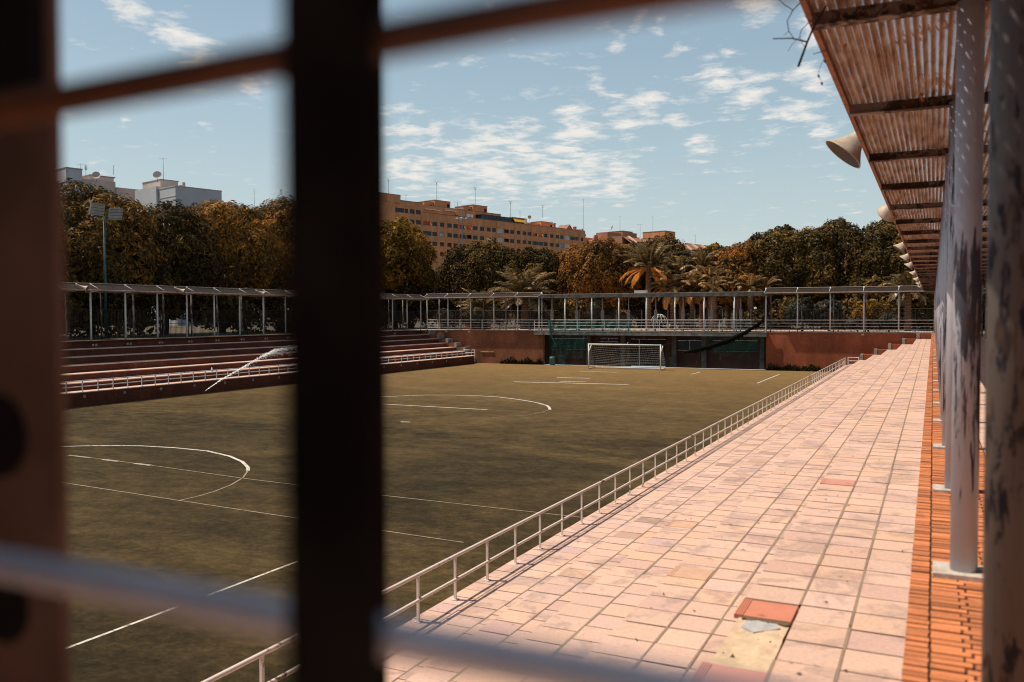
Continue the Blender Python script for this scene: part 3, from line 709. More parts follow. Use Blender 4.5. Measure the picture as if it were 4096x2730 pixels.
# guard rail along the end wall
gr = thing('guard_rail', 'four bar steel guard rail along the promenade edge above the end wall', 'railing', (-26, YE, T))
for nm, z in (('top_rail', -.62), ('middle_rail', -.91), ('middle_rail', -1.20), ('low_rail', -1.49)):
    for (x0, x1, y) in ((-52.2, -38.6, YE+.1), (-38.6, -14.35, 85.72), (-14.35, .1, YE+.1)):
        q = MB(); q.tube([(x0, y, z), (x1, y, z)], .032 if nm == 'top_rail' else .02, 8); q.build(nm, M['grey_steel'], gr)
for x in (-38.55, -14.38, -50.9, -48.1, -45.2, -33.6, -30.6, -24.8, -18.8):
    q = MB(); q.box(x-.03, x+.03, (85.7 if -38.6 <= x <= -14.35 else YE+.08), (85.74 if -38.6 <= x <= -14.35 else YE+.12), T, -.62); q.build('post', M['grey_steel'], gr)

# nets on the promenade edge
t = thing('safety_net', 'green safety net tied along the promenade guard rail left of the goal', 'net', (-32, 85.5, T))
def netsheet(nm, mat, x0, x1, z0, z1_, y0, nx, nz):
    q = MB(); vs = [(x0+(x1-x0)*i/nx, y0-.08*math.sin(i*1.1+j*.3)-.05*math.sin(i*.37+j)-.08*j/nz, z0+(z1_-z0)*j/nz+.05*math.sin(i*.8)) for i in range(nx+1) for j in range(nz+1)]
    q.add(vs, [(i*(nz+1)+j, (i+1)*(nz+1)+j, (i+1)*(nz+1)+j+1, i*(nz+1)+j+1) for i in range(nx) for j in range(nz)]); return q.build(nm, mat, t, True)
netsheet('netting', M['greennet'], -36.7, -27.7, -.66, -1.98, 85.5, 60, 10)
netsheet('netting', netting('faint_green_netting', (.02, .13, .10), .10, .05), -36.7, -32.6, -1.98, -4.6, 85.42, 30, 10)
q = MB(); q.tube([(-36.75,85.45,-.62),(-36.6,85.4,-1.2),(-36.55,85.4,-1.8),(-36.35,85.4,-2.5),(-35.8,85.4,-3.5)], [.10,.15,.13,.06,.02], 8); q.build('gathered_edge', plain('green_net_cord', (.015, .10, .07), .8, 0, .4, 9), t)
q = MB(); vs = []
for i in range(31):
    for j in range(13):
        vs.append((-20.3+5.9*i/30, 85.52+.05*math.sin(i*.9+j), -.66-(1.4+2.6*(i/30)**.2)*j/12))
q.add(vs, [(i*13+j, (i+1)*13+j, (i+1)*13+j+1, i*13+j+1) for i in range(30) for j in range(12)])
tag(q.build('safety_net', netting('dark_green_netting', (.012, .07, .055), .11, .05), None, True), 'dark green safety net hanging before the right clubhouse windows', 'net')
sw = [(-14.5,85.3,-.56),(-15.24,85.15,-1.15),(-16.07,85.1,-1.74),(-16.9,85.05,-2.17),(-17.83,85.05,-2.6),(-18.9,85.05,-2.98),(-19.9,85.1,-3.28),(-21.2,85.2,-3.6),(-22.2,85.4,-3.85)]
q = MB(); q.tube(sw, [.09,.13,.17,.21,.23,.23,.22,.18,.10], 9)
for i in range(140):
    k = rng.randrange(len(sw)-2); a = Vector(sw[k]).lerp(Vector(sw[k+1]), rng.random()); d = Vector((rng.uniform(-.25,.25), rng.uniform(-.05,.05), -rng.uniform(.15,.42)))
    q.add([a+Vector((-.12,0,0)), a+Vector((.12,0,0)), a+d], [(0,1,2)])
tag(q.build('furled_net', M['blacknet']), 'black furled net slung diagonally from the right guard rail corner', 'net')
q = MB(); q.tube([(-18.2,85.6,1.75),(-17.92,85.5,1.39),(-17.35,85.45,.45),(-16.64,85.42,-.33),(-15.6,85.4,-.6),(-14.6,85.4,-.62)], .022, 5)
tag(q.build('net_rope', M['twig']), 'dark sagging rope from the promenade roof to the guard rail corner', 'rope')

# ------------------------------------------------------------------ park fence behind the promenade and left terrace
def fence(label, p0, p1, zt, posts, mesh=False):
    t = thing('park_fence', label, 'fence', (p0[0], p0[1], T)); a, b_ = Vector((*p0, 0)), Vector((*p1, 0)); d = (b_-a); Ln = d.length; d.normalize(); n = Vector((-d.y, d.x, 0))
    q = MB(); k = int(Ln/.13)
    for i in range(k):
        c = a+d*(Ln*(i+.5)/k); w = .011
        q.add([(c-d*w).to_tuple()[:2]+(T,), (c+d*w).to_tuple()[:2]+(T,), (c+d*w).to_tuple()[:2]+(zt-.03,), (c-d*w).to_tuple()[:2]+(zt-.03,),
               (c-d*w+n*.02).to_tuple()[:2]+(T,), (c+d*w+n*.02).to_tuple()[:2]+(T,), (c+d*w+n*.02).to_tuple()[:2]+(zt-.03,), (c-d*w+n*.02).to_tuple()[:2]+(zt-.03,)], [(0,1,2,3),(4,5,6,7),(0,4,7,3),(1,5,6,2)])
    if mesh:
        for j in range(13):
            z = T+.1+(zt-T-.2)*j/12; q.tube([a+Vector((0,0,z)), b_+Vector((0,0,z))], .008, 4)
    q.build('bars', M['fence'], t)
    for z in (zt, T+.25, (T+zt)/2):
        q = MB(); q.tube([a+Vector((0,0,z)), b_+Vector((0,0,z))], .022, 6); q.build('rail', M['fence'], t)
    for i in range(posts):
        c = a+d*Ln*i/(posts-1); q = MB(); q.box(c.x-.035, c.x+.035, c.y-.035, c.y+.035, T, zt+.03); q.build('post', M['fence'] if not mesh else M['plate'], t)
fence('dark vertical bar park fence behind the left terrace', (-56.6, 34), (-56.6, 90.2), .42, 20)
fence('dark bar park fence behind the left half of the promenade', (-56.6, 90.3), (-35.3, 90.3), .42, 12)
fence('pale posted mesh fence behind the middle of the promenade', (-35.2, 90.3), (-15.2, 90.3), .42, 15, True)
fence('dark bar park fence behind the right end of the promenade', (-15.1, 90.3), (3, 90.3), .42, 9)

# ------------------------------------------------------------------ horn loudspeakers
def horn(label, c, axis, Ln, r, up, group):
    t = thing('horn_loudspeaker', label, 'loudspeaker', c, 0, group)
    pr = [(Ln*i/14, .04+(r-.04)*(i/14)**2.2) for i in range(15)]
    ax = Vector(axis).normalized(); base = Vector(c)-ax*Ln*.55
    q = MB(); q.lathe([(-.16, 0), (-.16, .06), (-.02, .065), (0, .04)]+pr+[(Ln+.012, r+.006), (Ln+.012, r-.008)], base, ax, 28); q.build('bell', M['horn'], t, True)
    q = MB(); q.lathe([(h+.012, max(.005, rr-.010)) for h, rr in pr], base, ax, 28); q.build('bell_inside', M['horn_in'], t, True)
    q = MB(); q.tube([base-ax*.08, Vector(up)], .018, 6); q.build('bracket', M['horn'], t)
gh_ = 'horn loudspeakers hung along the right canopy edge'
names = ['large cream horn loudspeaker nearest the lens under the right canopy edge', 'cream horn loudspeaker half hidden against the sky, second from the lens', 'cream horn loudspeaker before the dark trees, third from the lens',
         'cream horn loudspeaker fourth from the lens on the right canopy edge']
for i, y in enumerate((12.5, 21.3, 32.3, 38.5, 44.7, 53.9, 63.8, 73.0, 81.0)):
    lab = names[i] if i < 4 else 'small cream horn loudspeaker far along the right canopy edge'
    yaw = (-.15, .95, -.1, 0, 0, 0, 0, 0, 0)[i]
    horn(lab, (-.94 if i != 1 else -.85, y, 2.31 if i != 1 else 2.36), (-.62, yaw, -.74), .56 if i < 1 else .46, .28 if i < 1 else .23, (-.826, y+.04, CZ+.10), gh_)
for i, y in enumerate((40.45, 48.9, 57.7)):
    horn(('white horn loudspeaker leftmost on the left canopy front', 'white horn loudspeaker in the middle of the left canopy front', 'white horn loudspeaker nearest the dark bar on the left canopy front')[i],
         (LX[0]+.95, y, 1.90), (.72, .45, -.35), .62, .21, (LX[0]+.75, y, 1.75), 'horn loudspeakers on the left canopy')

# dry twig caught on the canopy edge, leaves and a bottle
q = MB(); YT = 6.6
q.tube([(-.70,YT,2.18),(-.79,YT-.02,2.02),(-.83,YT,1.94),(-.892,YT,1.77)], [.007,.008,.0085,.010], 6)
q.tube([(-.833,YT,1.937),(-.93,YT-.05,1.962),(-1.055,YT-.1,1.962)], [.006,.005,.004], 5)
q.tube([(-.75,YT,2.23),(-.877,YT-.05,2.20),(-.923,YT-.06,2.156),(-.962,YT-.06,2.085),(-.955,YT-.03,2.02),(-.92,YT,1.97)], [.005,.004,.004,.003,.003,.002], 5)
q.tube([(-.923,YT-.06,2.156),(-.98,YT-.06,2.20),(-1.03,YT-.08,2.25)], [.003,.003,.002], 4)
q.tube([(-.877,YT-.05,2.20),(-.82,YT,2.19),(-.78,YT,2.20)], .0025, 4)
q.tube([(-.79,YT,2.10),(-.87,YT,2.03),(-.885,YT,1.98),(-.86,YT,1.92),(-.84,YT,1.90)], [.003,.003,.0025,.002,.002], 4)
q.tube([(-.88,YT,1.98),(-.93,YT-.02,1.93),(-.96,YT-.03,1.88)], .0018, 4); q.tube([(-.955,YT-.03,2.02),(-.985,YT-.05,1.99)], .0018, 4)
q.tube([(-.8,YT,2.07),(-.86,YT,2.13)], .0018, 4); q.tube([(-.70,YT,1.86),(-.79,YT,1.845)], .003, 4)
tag(q.build('dry_branch', M['twig']), 'bare dark twig caught on the edge of the right canopy against the sky', 'branch')
def dry_leaves(label, pts, s):
    q = MB()
    for p in pts:
        for k in range(4):
            a = Vector((rng.uniform(-1,1), rng.uniform(-1,1), rng.uniform(-1,1))).normalized()*s; b_ = Vector((rng.uniform(-1,1), rng.uniform(-1,1), rng.uniform(-1,1))).normalized()*s*.5
            c = Vector(p)+a*.3; q.add([c-a, c+b_, c+a, c-b_*.6], [(0,1,2,3)])
    tag(q.build('dry_leaves', M['dryleaf']), label, 'leaves')
q = MB(); q.tube([(-.715,YT,1.81),(-.745,YT,1.74),(-.757,YT,1.70)], .0015, 4); q.tube([(-.757,YT,1.70),(-.735,YT,1.65)], .0015, 4)
for p in ((-.715,YT,1.80),(-.755,YT,1.70),(-.733,YT,1.645)): q.lathe([(0,0),(.012,.010),(.025,.004),(.03,0)], p, (.2,.1,-1), 6)
tag(q.build('hanging_seed_pods', M['twig']), 'dried seed pods dangling on a thread from the right canopy edge', 'seed pod')
dry_leaves('orange dry leaf clinging under the second roof beam of the canopy', [(-.12, 9.45, CZ+.02), (-.115, 9.5, CZ-.02)], .028)
dry_leaves('orange dry leaf stuck in the slots near the canopy edge', [(-.665, 7.6, CZ+.05), (-.65, 7.5, CZ+.04)], .022)
q = MB(); q.lathe([(0,0),(0,.07),(.2,.07),(.25,.035),(.30,.035),(.30,0)], (-46.9, 47.5, LZ[5]), (0,0,1), 12)
tag(q.build('bottle', M['bottle'], None, True), 'white plastic bottle left on the left terrace step above the railing', 'bottle')

q = MB()
for i in range(70):
    st_ = rng.choice((1, 1, 1, 2, 2, 3)); x = rng.uniform(RX[st_]+.05, RX[st_-1]-.03); y = rng.uniform(5.2, 17); z = RZ[st_]+.008; a = rng.uniform(0, 6.28); l_ = rng.uniform(.008, .024)
    if rng.random() < .35: l_ *= 2.2; w_ = .004
    else: w_ = l_*.45
    dx, dy = math.cos(a)*l_, math.sin(a)*l_; ex, ey = -math.sin(a)*w_, math.cos(a)*w_
    q.add([(x-dx, y-dy, z), (x+ex, y+ey, z+.006), (x+dx, y+dy, z+.002), (x-ex, y-ey, z)], [(0,1,2,3)])
tag(q.build('leaf_litter', M['bark']), 'scattered bits of dry leaf and twig on the terrace tiles', 'leaf litter', kind='stuff')
# sprinkler and its jet
t = thing('sprinkler', 'lawn sprinkler at the foot of the left terrace throwing a long arc', 'sprinkler', (-45.35, 45.1, FZ))
q = MB(); q.tube([(-45.35,45.1,FZ),(-45.35,45.1,FZ+.12)], .05, 8); q.tube([(-45.36,45.1,FZ+.1),(-45.15,45.1,FZ+.22)], .02, 6); q.build('head', M['teal_steel'], t)
jp = [Vector(p) for p in ((-45.2,45.1,FZ+.18),(-43.81,45.1,-4.45),(-41.9,45.1,-3.57),(-40.06,45.1,-2.72),(-38.97,45.1,-2.30),(-37.5,45.1,-2.12),(-36.0,45.1,-2.2),(-34.2,45.1,-2.6))]
V = []; F = []
for i in range(3600):
    u = nrg.random()**1.25; k = min(int(u*7), 6); f = u*7-k; c = np.array(jp[k].lerp(jp[k+1], f))
    s = .010+.14*u**1.35; c = c+nrg.normal(0, s, 3)*np.array([.8, .8, .75])-np.array([0, 0, abs(nrg.normal(0, .38*u**1.2))*(nrg.random() < .4)])
    r_ = .005+.008*nrg.random(); o = len(V)
    V += [c+np.array([r_,0,-r_]), c+np.array([-r_,r_,-r_]), c+np.array([-r_,-r_,-r_]), c+np.array([0,0,r_*1.6])]
    F += [(o,o+1,o+3),(o+1,o+2,o+3),(o+2,o,o+3)]
o = fastmesh('water_jet', np.array(V), F, M['water'], None, None, 3); tag(o, 'white arc of sprinkler water rising over the left terrace railing', 'water', kind='stuff')
q = MB(); 

# ------------------------------------------------------------------ floodlight and street lamp
t = thing('floodlight_mast', 'teal floodlight mast with two square lamp panels before the left trees', 'floodlight', (-58.6, 48.2, T))
q = MB(); q.tube([(-58.6,48.2,T),(-58.6,48.2,7.75)], [.12,.075], 10); q.build('pole', M['teal_steel'], t, True)
q = MB(); q.tube([(-58.6,47.3,7.7),(-58.6,49.3,7.7)], .05, 6); q.build('cross_arm', M['teal_steel'], t)
for dy, dz, rz in ((-.75, 8.2, -.05), (.95, 8.02, .25)):
    q = MB(); w_, h_ = .62, .45
    cs, sn = math.cos(rz), math.sin(rz)
    def pp(a, b_, c): return (-58.55+c+.25*b_, 48.2+dy+a*cs-b_*sn*.4, dz+b_*cs+a*sn*.35)
    vs = [pp(a, b_, c) for c in (0, .16) for a, b_ in ((-w_,-h_),(w_,-h_),(w_,h_),(-w_,h_))]
    q.add(vs, [(3,2,1,0),(4,5,6,7),(0,1,5,4),(1,2,6,5),(2,3,7,6),(3,0,4,7)]); o = q.build('lamp_panel', M['lamp'], t)
    q = MB()
    for k in range(4): 
        b_ = -h_+2*h_*(k+.0)/4+.11; q.add([pp(-w_, b_-.015, .175), pp(w_, b_-.015, .175), pp(w_, b_+.015, .175), pp(-w_, b_+.015, .175)], [(0,1,2,3)])
    q.build('louvre', M['frame'], o)
t = thing('street_lamp', 'tall grey lamp post with a cluster of lamps before the long brick building', 'street lamp', (-72.9, 132, T))
q = MB(); q.tube([(-72.9,132,T),(-72.9,132,18.1)], [.16,.07], 8); q.build('pole', M['antenna'], t)
for k in range(4):
    a = k*math.pi/2+.4; c = Vector((-72.9+.8*math.cos(a), 132+.8*math.sin(a), 16.35)); q = MB()
    q.lathe([(0,0),(.03,.36),(.16,.28),(.22,.08),(.24,0)], c, (0,0,1), 12); q.tube([(-72.9,132,16.2), c], .05, 5); q.build('lamp_head', M['lamp'], t)
q = MB(); q.box(-73.2, -72.6, 131.9, 132.1, 18.0, 18.16); q.build('top_lamp', M['lamp'], t)

# ------------------------------------------------------------------ trees
def leaves(lobes, n, size, aspect, droop, seed, up=.35):
    """n rhombic leaves spread through the shells of many lobes -> V, F, tint"""
    g_ = np.random.default_rng(seed); L_ = np.array(lobes); vol = L_[:, 3]**2; vol = vol/vol.sum()
    idx = g_.choice(len(L_), n, p=vol); c = L_[idx, :3]; r = L_[idx, 3]
    d = g_.normal(0, 1, (n, 3)); d[:, 2] = d[:, 2]+up; oc = c-L_[-1, :3]; d += .75*oc/(np.linalg.norm(oc, axis=1)[:, None]+1e-3); d /= np.linalg.norm(d, axis=1)[:, None]
    rad = r*(.78+.30*g_.random(n)**.5)*(1+.10*np.sin(d[:, 0]*9+idx)+.08*np.sin(d[:, 1]*11+idx*2))
    p = c+d*rad[:, None]*np.array([1, 1, .85])
    a = np.cross(d, g_.normal(0, 1, (n, 3))); a /= np.linalg.norm(a, axis=1)[:, None]+1e-6
    a[:, 2] -= droop; a += d*.35; a /= np.linalg.norm(a, axis=1)[:, None]
    nn = d*.9+g_.normal(0, .42, (n, 3)); b = np.cross(nn, a); b /= np.linalg.norm(b, axis=1)[:, None]+1e-6
    s = size*(.6+.8*g_.random(n)); a *= s[:, None]; b *= (s*aspect)[:, None]
    V = np.stack([p-a, p+b, p+a, p-b], 1).reshape(-1, 3); F = np.arange(n*4).reshape(-1, 4)
    lob = g_.random(len(L_)); t = np.clip(.15+.55*lob[idx]*.8+g_.normal(0, .22, n), 0, 1)
    return V, F, t
def crown_lobes(rx, ry, rz, zc, k, seed, rl=(.26, .42), low=-.75):
    g_ = random.Random(seed); out = []
    for i in range(k):
        # golden spiral over the crown ellipsoid
        zz = 1-(1-low)*(i+.5)/k; rr = math.sqrt(max(0, 1-zz*zz)); w = i*2.39996+g_.uniform(-.4, .4); Rm = min(rx, ry, rz*1.15)
        r = g_.uniform(*rl)*Rm; f = g_.uniform(.92, 1.08)-r/Rm
        out.append((rx*f*rr*math.cos(w), ry*f*rr*math.sin(w), zc+rz*f*zz, r))
    out.append((0, 0, zc, min(rx, ry, rz)*.62))
    return out
def tree(label, x, y, top, rx, ry, low, mat, n, seed, size=.2, aspect=.5, droop=.25, k=34, trunk_r=.28, group=None, cat='tree', name='broadleaf_tree', rl=(.30, .47), limbs=5):
    t = thing(name, label, cat, (x, y, T), 0, group)
    zc = (top+low)/2-T; rz = (top-low)/2
    lb = crown_lobes(rx, ry, rz, zc, k, seed, rl)
    V, F, tt = leaves(lb, n, size, aspect, droop, seed)
    fastmesh('crown', V, F, mat, t, tt)
    g_ = random.Random(seed+1); q = MB(); h = zc-rz*.25
    q.tube([(0,0,-.05), (g_.uniform(-.2,.2), g_.uniform(-.2,.2), h*.5), (g_.uniform(-.3,.3), g_.uniform(-.3,.3), h)], [trunk_r*1.3, trunk_r, trunk_r*.75], 9)
    q.build('trunk', M['bark'], t, True, world=False)
    q = MB()
    for j in range(limbs):
        w = j*2*math.pi/limbs+g_.uniform(-.4, .4); e = Vector((rx*.6*math.cos(w), ry*.6*math.sin(w), zc+rz*g_.uniform(-.1, .5)))
        s0 = Vector((0, 0, h*g_.uniform(.55, .95))); m_ = s0.lerp(e, .5)+Vector((0, 0, -.25))
        q.tube([s0, m_, e], [trunk_r*.5, trunk_r*.32, .05], 6)
    q.build('limbs', M['bark'], t, True, world=False)
    return t
GL = 'tall trees behind the left terrace'
tree('dark tree with rust tips behind the floodlight mast', -64.5, 42.5, 10.9, 6.0, 5.6, -1.0, M['feather'], 38000, 21, .205, .27, .5, 34, group=GL)
tree('tall feathery tree just right of the floodlight mast', -64.5, 51.5, 11.9, 5.6, 5.4, -1.2, M['feather'], 38000, 22, .205, .27, .5, 34, group=GL)
tree('dark green feathery tree below the white rooftop block', -64.0, 59.0, 10.8, 5.2, 5.0, -1.2, M['ficus'], 34000, 23, .2, .28, .5, 34, group=GL)
tree('orange tinged tree standing left of the dark central bar', -64.5, 66.8, 12.4, 5.8, 5.4, -1.0, M['feather_orange'], 39000, 24, .205, .27, .5, 34, group=GL)
tree('rusty crowned tree at the left edge of the dark central bar', -64.5, 75.5, 13.4, 6.2, 5.6, -1.0, M['feather_orange'], 38000, 25, .205, .27, .5, 34, group=GL)
tree('tree hidden mostly behind the dark central bar', -65.0, 84.5, 13.2, 6.2, 5.6, -1.0, M['feather_orange'], 26000, 26, .22, .27, .5, 32, group=GL)
tree('golden crowned tree right of the dark central bar below the brick building', -61.0, 93.0, 12.0, 4.9, 4.9, 1.8, M['golden'], 26000, 27, .25, .3, .45, 34, group=GL)
tree('black green tree filling the corner under the golden crown', -61.5, 97.0, 7.0, 4.6, 5.0, -1.6, M['ficus'], 18000, 28, .2, .5, .2, 30, group=GL)
GE = 'dome shaped ficus trees behind the promenade'
tree('broad dark ficus below the long brick building, left of the canary palm', -55.2, 106, 10.3, 6.6, 6.0, -.8, M['ficus'], 40000, 31, .155, .52, .2, 33, .4, GE)
tree('dark ficus behind the canary palm', -47.6, 107, 9.0, 5.4, 5.2, -.9, M['ficus'], 32000, 32, .155, .52, .2, 28, .35, GE)
tree('rust orange ficus in the middle behind the goal', -38.6, 106, 9.5, 6.0, 5.6, -.9, M['ficus_orange'], 40000, 33, .155, .52, .2, 31, .4, GE)
tree('brown green ficus behind the tall date palm', -32.6, 112, 10.3, 6.2, 5.6, -.9, M['ficus'], 35000, 34, .155, .52, .2, 30, .4, GE)
tree('lower dark ficus behind the palm cluster', -26.4, 115, 8.6, 5.4, 5.2, -.9, M['ficus'], 29000, 35, .155, .52, .2, 27, .35, GE)
tree('rusty ficus at the left shoulder of the right hand trees', -20.6, 106.5, 8.9, 3.9, 4.6, -1.0, M['ficus_orange'], 27000, 36, .155, .52, .2, 24, .35, GE)
tree('domed dark ficus left of the tallest right hand crown', -16.8, 108, 11.0, 4.7, 4.8, -1.0, M['ficus'], 32000, 37, .155, .52, .2, 28, .35, GE)
tree('tallest dark ficus in the right hand group', -11.0, 109, 11.5, 5.6, 5.2, -1.0, M['ficus'], 40000, 38, .155, .52, .2, 33, .4, GE)
tree('dark ficus meeting the far end of the long canopy', -4.2, 108, 11.5, 5.4, 5.2, -1.0, M['ficus'], 37000, 39, .155, .52, .2, 31, .4, GE)
tree('dark ficus behind the right canopy columns', 3.2, 107, 9.6, 5.4, 5.2, -1.0, M['ficus'], 24000, 40, .2, .5, .2, 34, .35, GE)
tree('small brown crowned tree low before the right hand ficus trees', -19.2, 101.8, 4.6, 3.1, 2.8, .4, M['ficus_orange'], 16000, 41, .17, .5, .2, 26, .22)
tree('slim golden tree rising above the palms before the ribbed roof', -26.9, 119, 10.2, 1.7, 1.7, 4.2, M['golden'], 2600, 42, .22, .45, .2, 20, .14, rl=(.3, .5))
tree('thin golden sprig beside the slim golden tree', -24.4, 119, 9.8, 1.2, 1.2, 4.0, M['golden'], 1100, 43, .2, .45, .1, 14, .1, rl=(.35, .6))
tree('grey green shrub behind the guard rail near the left corner', -53.2, 91.4, .9, 1.3, 1.1, -1.4, M['greyleaf'], 1500, 51, .12, .45, .2, 18, .06, cat='shrub', name='shrub')
tree('large grey leaved shrub behind the right guard rail', -11.9, 92.2, 1.75, 2.0, 1.4, -1.7, M['greyleaf'], 7000, 52, .12, .45, .2, 26, .1, cat='shrub', name='shrub')
tree('grey leaved shrub beside the larger one, to its right', -9.4, 92.6, 1.6, 1.6, 1.4, -1.7, M['greyleaf'], 5000, 53, .12, .45, .2, 24, .1, cat='shrub', name='shrub')
tree('shrub with orange leaves behind the right guard rail', -5.7, 92.4, 1.55, 1.9, 1.4, -1.5, M['golden'], 1900, 54, .13, .5, .2, 22, .08, cat='shrub', name='shrub')
tree('low blue grey bush at the right end of the guard rail', -3.9, 91.6, .1, 1.7, 1.1, -1.8, M['greyleaf'], 3200, 55, .09, .5, .2, 20, .06, cat='shrub', name='shrub')
tree('low dark bush under the orange shrub', -6.6, 91.6, -.3, 1.5, 1.0, -1.8, M['greyleaf'], 1800, 56, .1, .5, .2, 18, .06, cat='shrub', name='shrub')
tree('leafy bush below the small canary palm', -49.0, 92.0, .2, 1.5, 1.1, -1.8, M['weed'], 2600, 57, .12, .5, .2, 18, .06, cat='shrub', name='shrub')
tree('sparse leafy sapling behind the middle of the promenade', -35.0, 94.5, 1.7, .9, .9, -.9, M['greyleaf'], 700, 58, .13, .45, .2, 14, .05, cat='shrub', name='shrub', rl=(.35, .6))
# dark hedge and far woods that read as one mass
def mass(name, label, boxes, n, mat, seed, size):
    g_ = np.random.default_rng(seed); lb = []
    for (x0, x1, y0, y1, z0, z1, k) in boxes:
        for i in range(k): lb.append((g_.uniform(x0, x1), g_.uniform(y0, y1), g_.uniform(z0, z1), g_.uniform(1.0, 1.7)))
    V, F, tt = leaves(lb, n, size, .5, .2, seed); o = fastmesh(name, V, F, mat, None, tt); return tag(o, label, 'hedge', kind='stuff')
mass('undergrowth', 'black green undergrowth behind the left park fence', [(-63, -60.5, 33, 98, T+.5, .8, 70), (-66, -62, 33, 104, 0, 3.0, 80)], 42000, M['ficus'], 61, .22)
mass('undergrowth', 'dark undergrowth below the ficus trees behind the left promenade', [(-61, -37.5, 98.5, 101, T+.4, 1.2, 46), (-40, -27, 111, 113, T+.5, 1.6, 20), (-18, 3, 99, 102, T+.3, .8, 26), (-8, 6, 100, 102.5, .3, 2.8, 34)], 48000, M['ficus'], 62, .2)
mass('far_woods', 'distant dark tree belt beyond the park', [(-120, -84, 60, 150, T+1, 3.5, 60), (-60, 40, 150, 158, T+.5, 5.5, 110), (-12, 6, 112, 115, T+.5, 3, 40)], 60000, M['ficus'], 63, .55)

# ------------------------------------------------------------------ palms
def palm_data(h, Lf, nf, seed, e0, e1, width=.55, curl=1.25, dead=0, r=.22, nl=46):
    g_ = random.Random(seed); V = []; F = []; tt = []; VD = []; FD = []; td = []
    def frond(w, el, Ln, V, F, tt, base_t):
        p = Vector((0.12*math.cos(w), .12*math.sin(w), h)); step = Ln/nl; e = el
        side = Vector((-math.sin(w), math.cos(w), 0))
        for i in range(nl):
            f = i/nl; d = Vector((math.cos(w)*math.cos(e), math.sin(w)*math.cos(e), math.sin(e)))
            q_ = p+d*step
            up = side.cross(d).normalized()
            # rachis sliver
            o = len(V); rw = .035*(1-f)+.006
            V += [p-side*rw, p+side*rw, q_+side*rw, q_-side*rw]; F.append((o, o+1, o+2, o+3)); tt.append(min(1, base_t+.25))
            if f > .08:
                ll = width*Ln*.42*math.sin(math.pi*min(1, .12+.9*f))**.7+.08
                for s in (-1, 1):
                    dr = (side*s*(.72+.1*g_.random())+d*.62+up*(.28-.5*g_.random()*f)-Vector((0,0,.22*f))).normalized()
                    tip = q_+dr*ll*(.85+.3*g_.random()); wv = d*.060+up*.012
                    mid = q_+dr*ll*.45+Vector((0,0,.02)); o = len(V)
                    V += [q_-wv*.6, mid-wv, tip-Vector((0,0,.12*ll)), mid+wv]; F.append((o, o+1, o+2, o+3)); tt.append(max(0, min(1, base_t+g_.gauss(0, .14))))
            p = q_; e -= curl*step/Ln*(.35+1.3*f)
    for i in range(nf):
        f = i/nf; el = e1+(e0-e1)*(1-f)**.8; w = i*2.39996+g_.uniform(-.25, .25)
        frond(w, el+g_.uniform(-.12, .12), Ln=Lf*g_.uniform(.85, 1.1)*(.75+.25*math.sin(math.pi*min(1, f+.25))), V=V, F=F, tt=tt, base_t=g_.uniform(.15, .65))
    for i in range(dead):
        frond(i*2*math.pi/dead+g_.uniform(-.4, .4), g_.uniform(-.35, .1), Lf*g_.uniform(.8, 1.0), VD, FD, td, g_.uniform(.2, .7))
    return (V, F, tt), (VD, FD, td)
def palm(label, x, y, zc, Lf, nf, seed, e0=1.5, e1=-.35, width=.55, curl=1.2, dead=0, r=.22, lean=(0, 0), kind='date_palm', group=None, leaf='palm'):
    t = thing(kind, label, 'palm', (x, y, T), 0, group); h = zc-T
    (V, F, tt), (VD, FD, td) = palm_data(h, Lf, nf, seed, e0, e1, width, curl, dead, r)
    fastmesh('crown', np.array([tuple(v) for v in V]), F, M[leaf], t, tt)
    if dead: fastmesh('dead_fronds', np.array([tuple(v) for v in VD]), FD, M['palm_dead'], t, td)
    q = MB(); n = max(6, int(h/.16)); pts = [(lean[0]*math.sin(math.pi*i/n), lean[1]*(1-i/n), h*i/n) for i in range(n+1)]
    q.tube(pts, [r*(1.18 if i % 2 else .98)*(1.25-.3*i/n) for i in range(n+1)], 10); q.build('trunk', M['palmbark'], t, False, world=False)
    return t
GP = 'palms growing behind the promenade fence'
palm('tall date palm with hanging orange dead fronds behind the goal', -29.66, 98, 5.4, 4.2, 40, 71, 1.5, .25, .36, 1.15, 7, .27, kind='date_palm', group=GP)
palm('wide canary palm with thick green fronds left of the goal', -44.96, 97, 1.9, 5.3, 56, 72, 1.45, -.25, .5, 1.25, 0, .4, kind='canary_palm', group=GP)
palm('smaller canary palm low behind the left guard rail', -49.9, 94.6, .5, 3.5, 38, 73, 1.45, -.3, .48, 1.2, 0, .3, kind='canary_palm', group=GP)
palm('short date palm right of the tall one with pale drooping fronds', -27.0, 99, 2.9, 3.5, 38, 74, 1.45, -.5, .42, 1.7, 4, .26, group=GP, leaf='palm_tan')
palm('date palm with tan fronds in the middle of the palm cluster', -24.9, 99.5, 2.6, 3.2, 38, 75, 1.45, -.6, .42, 1.8, 9, .26, group=GP, leaf='palm_tan')
palm('date palm with upright fronds at the right of the palm cluster', -23.3, 101, 3.4, 3.4, 38, 76, 1.5, -.5, .42, 1.6, 8, .27, group=GP, leaf='palm_tan')
palm('tall date palm at the back of the palm cluster', -25.4, 106, 5.4, 3.7, 34, 77, 1.5, -.2, .4, 1.5, 2, .25, group=GP)
palm('date palm half hidden behind the tall palm', -28.0, 107, 4.9, 3.4, 32, 78, 1.5, -.3, .4, 1.5, 1, .25, group=GP)
palm('date palm against the rusty ficus at the right of the cluster', -21.9, 104.5, 4.6, 2.8, 28, 79, 1.5, -.1, .4, 1.5, 3, .25, group=GP, leaf='palm_tan')
palm('date palm with bare fronds half hidden by the end of the right canopy', -2.3, 96.5, 2.2, 3.4, 30, 80, 1.45, -.4, .42, 1.7, 0, .28, group=GP)
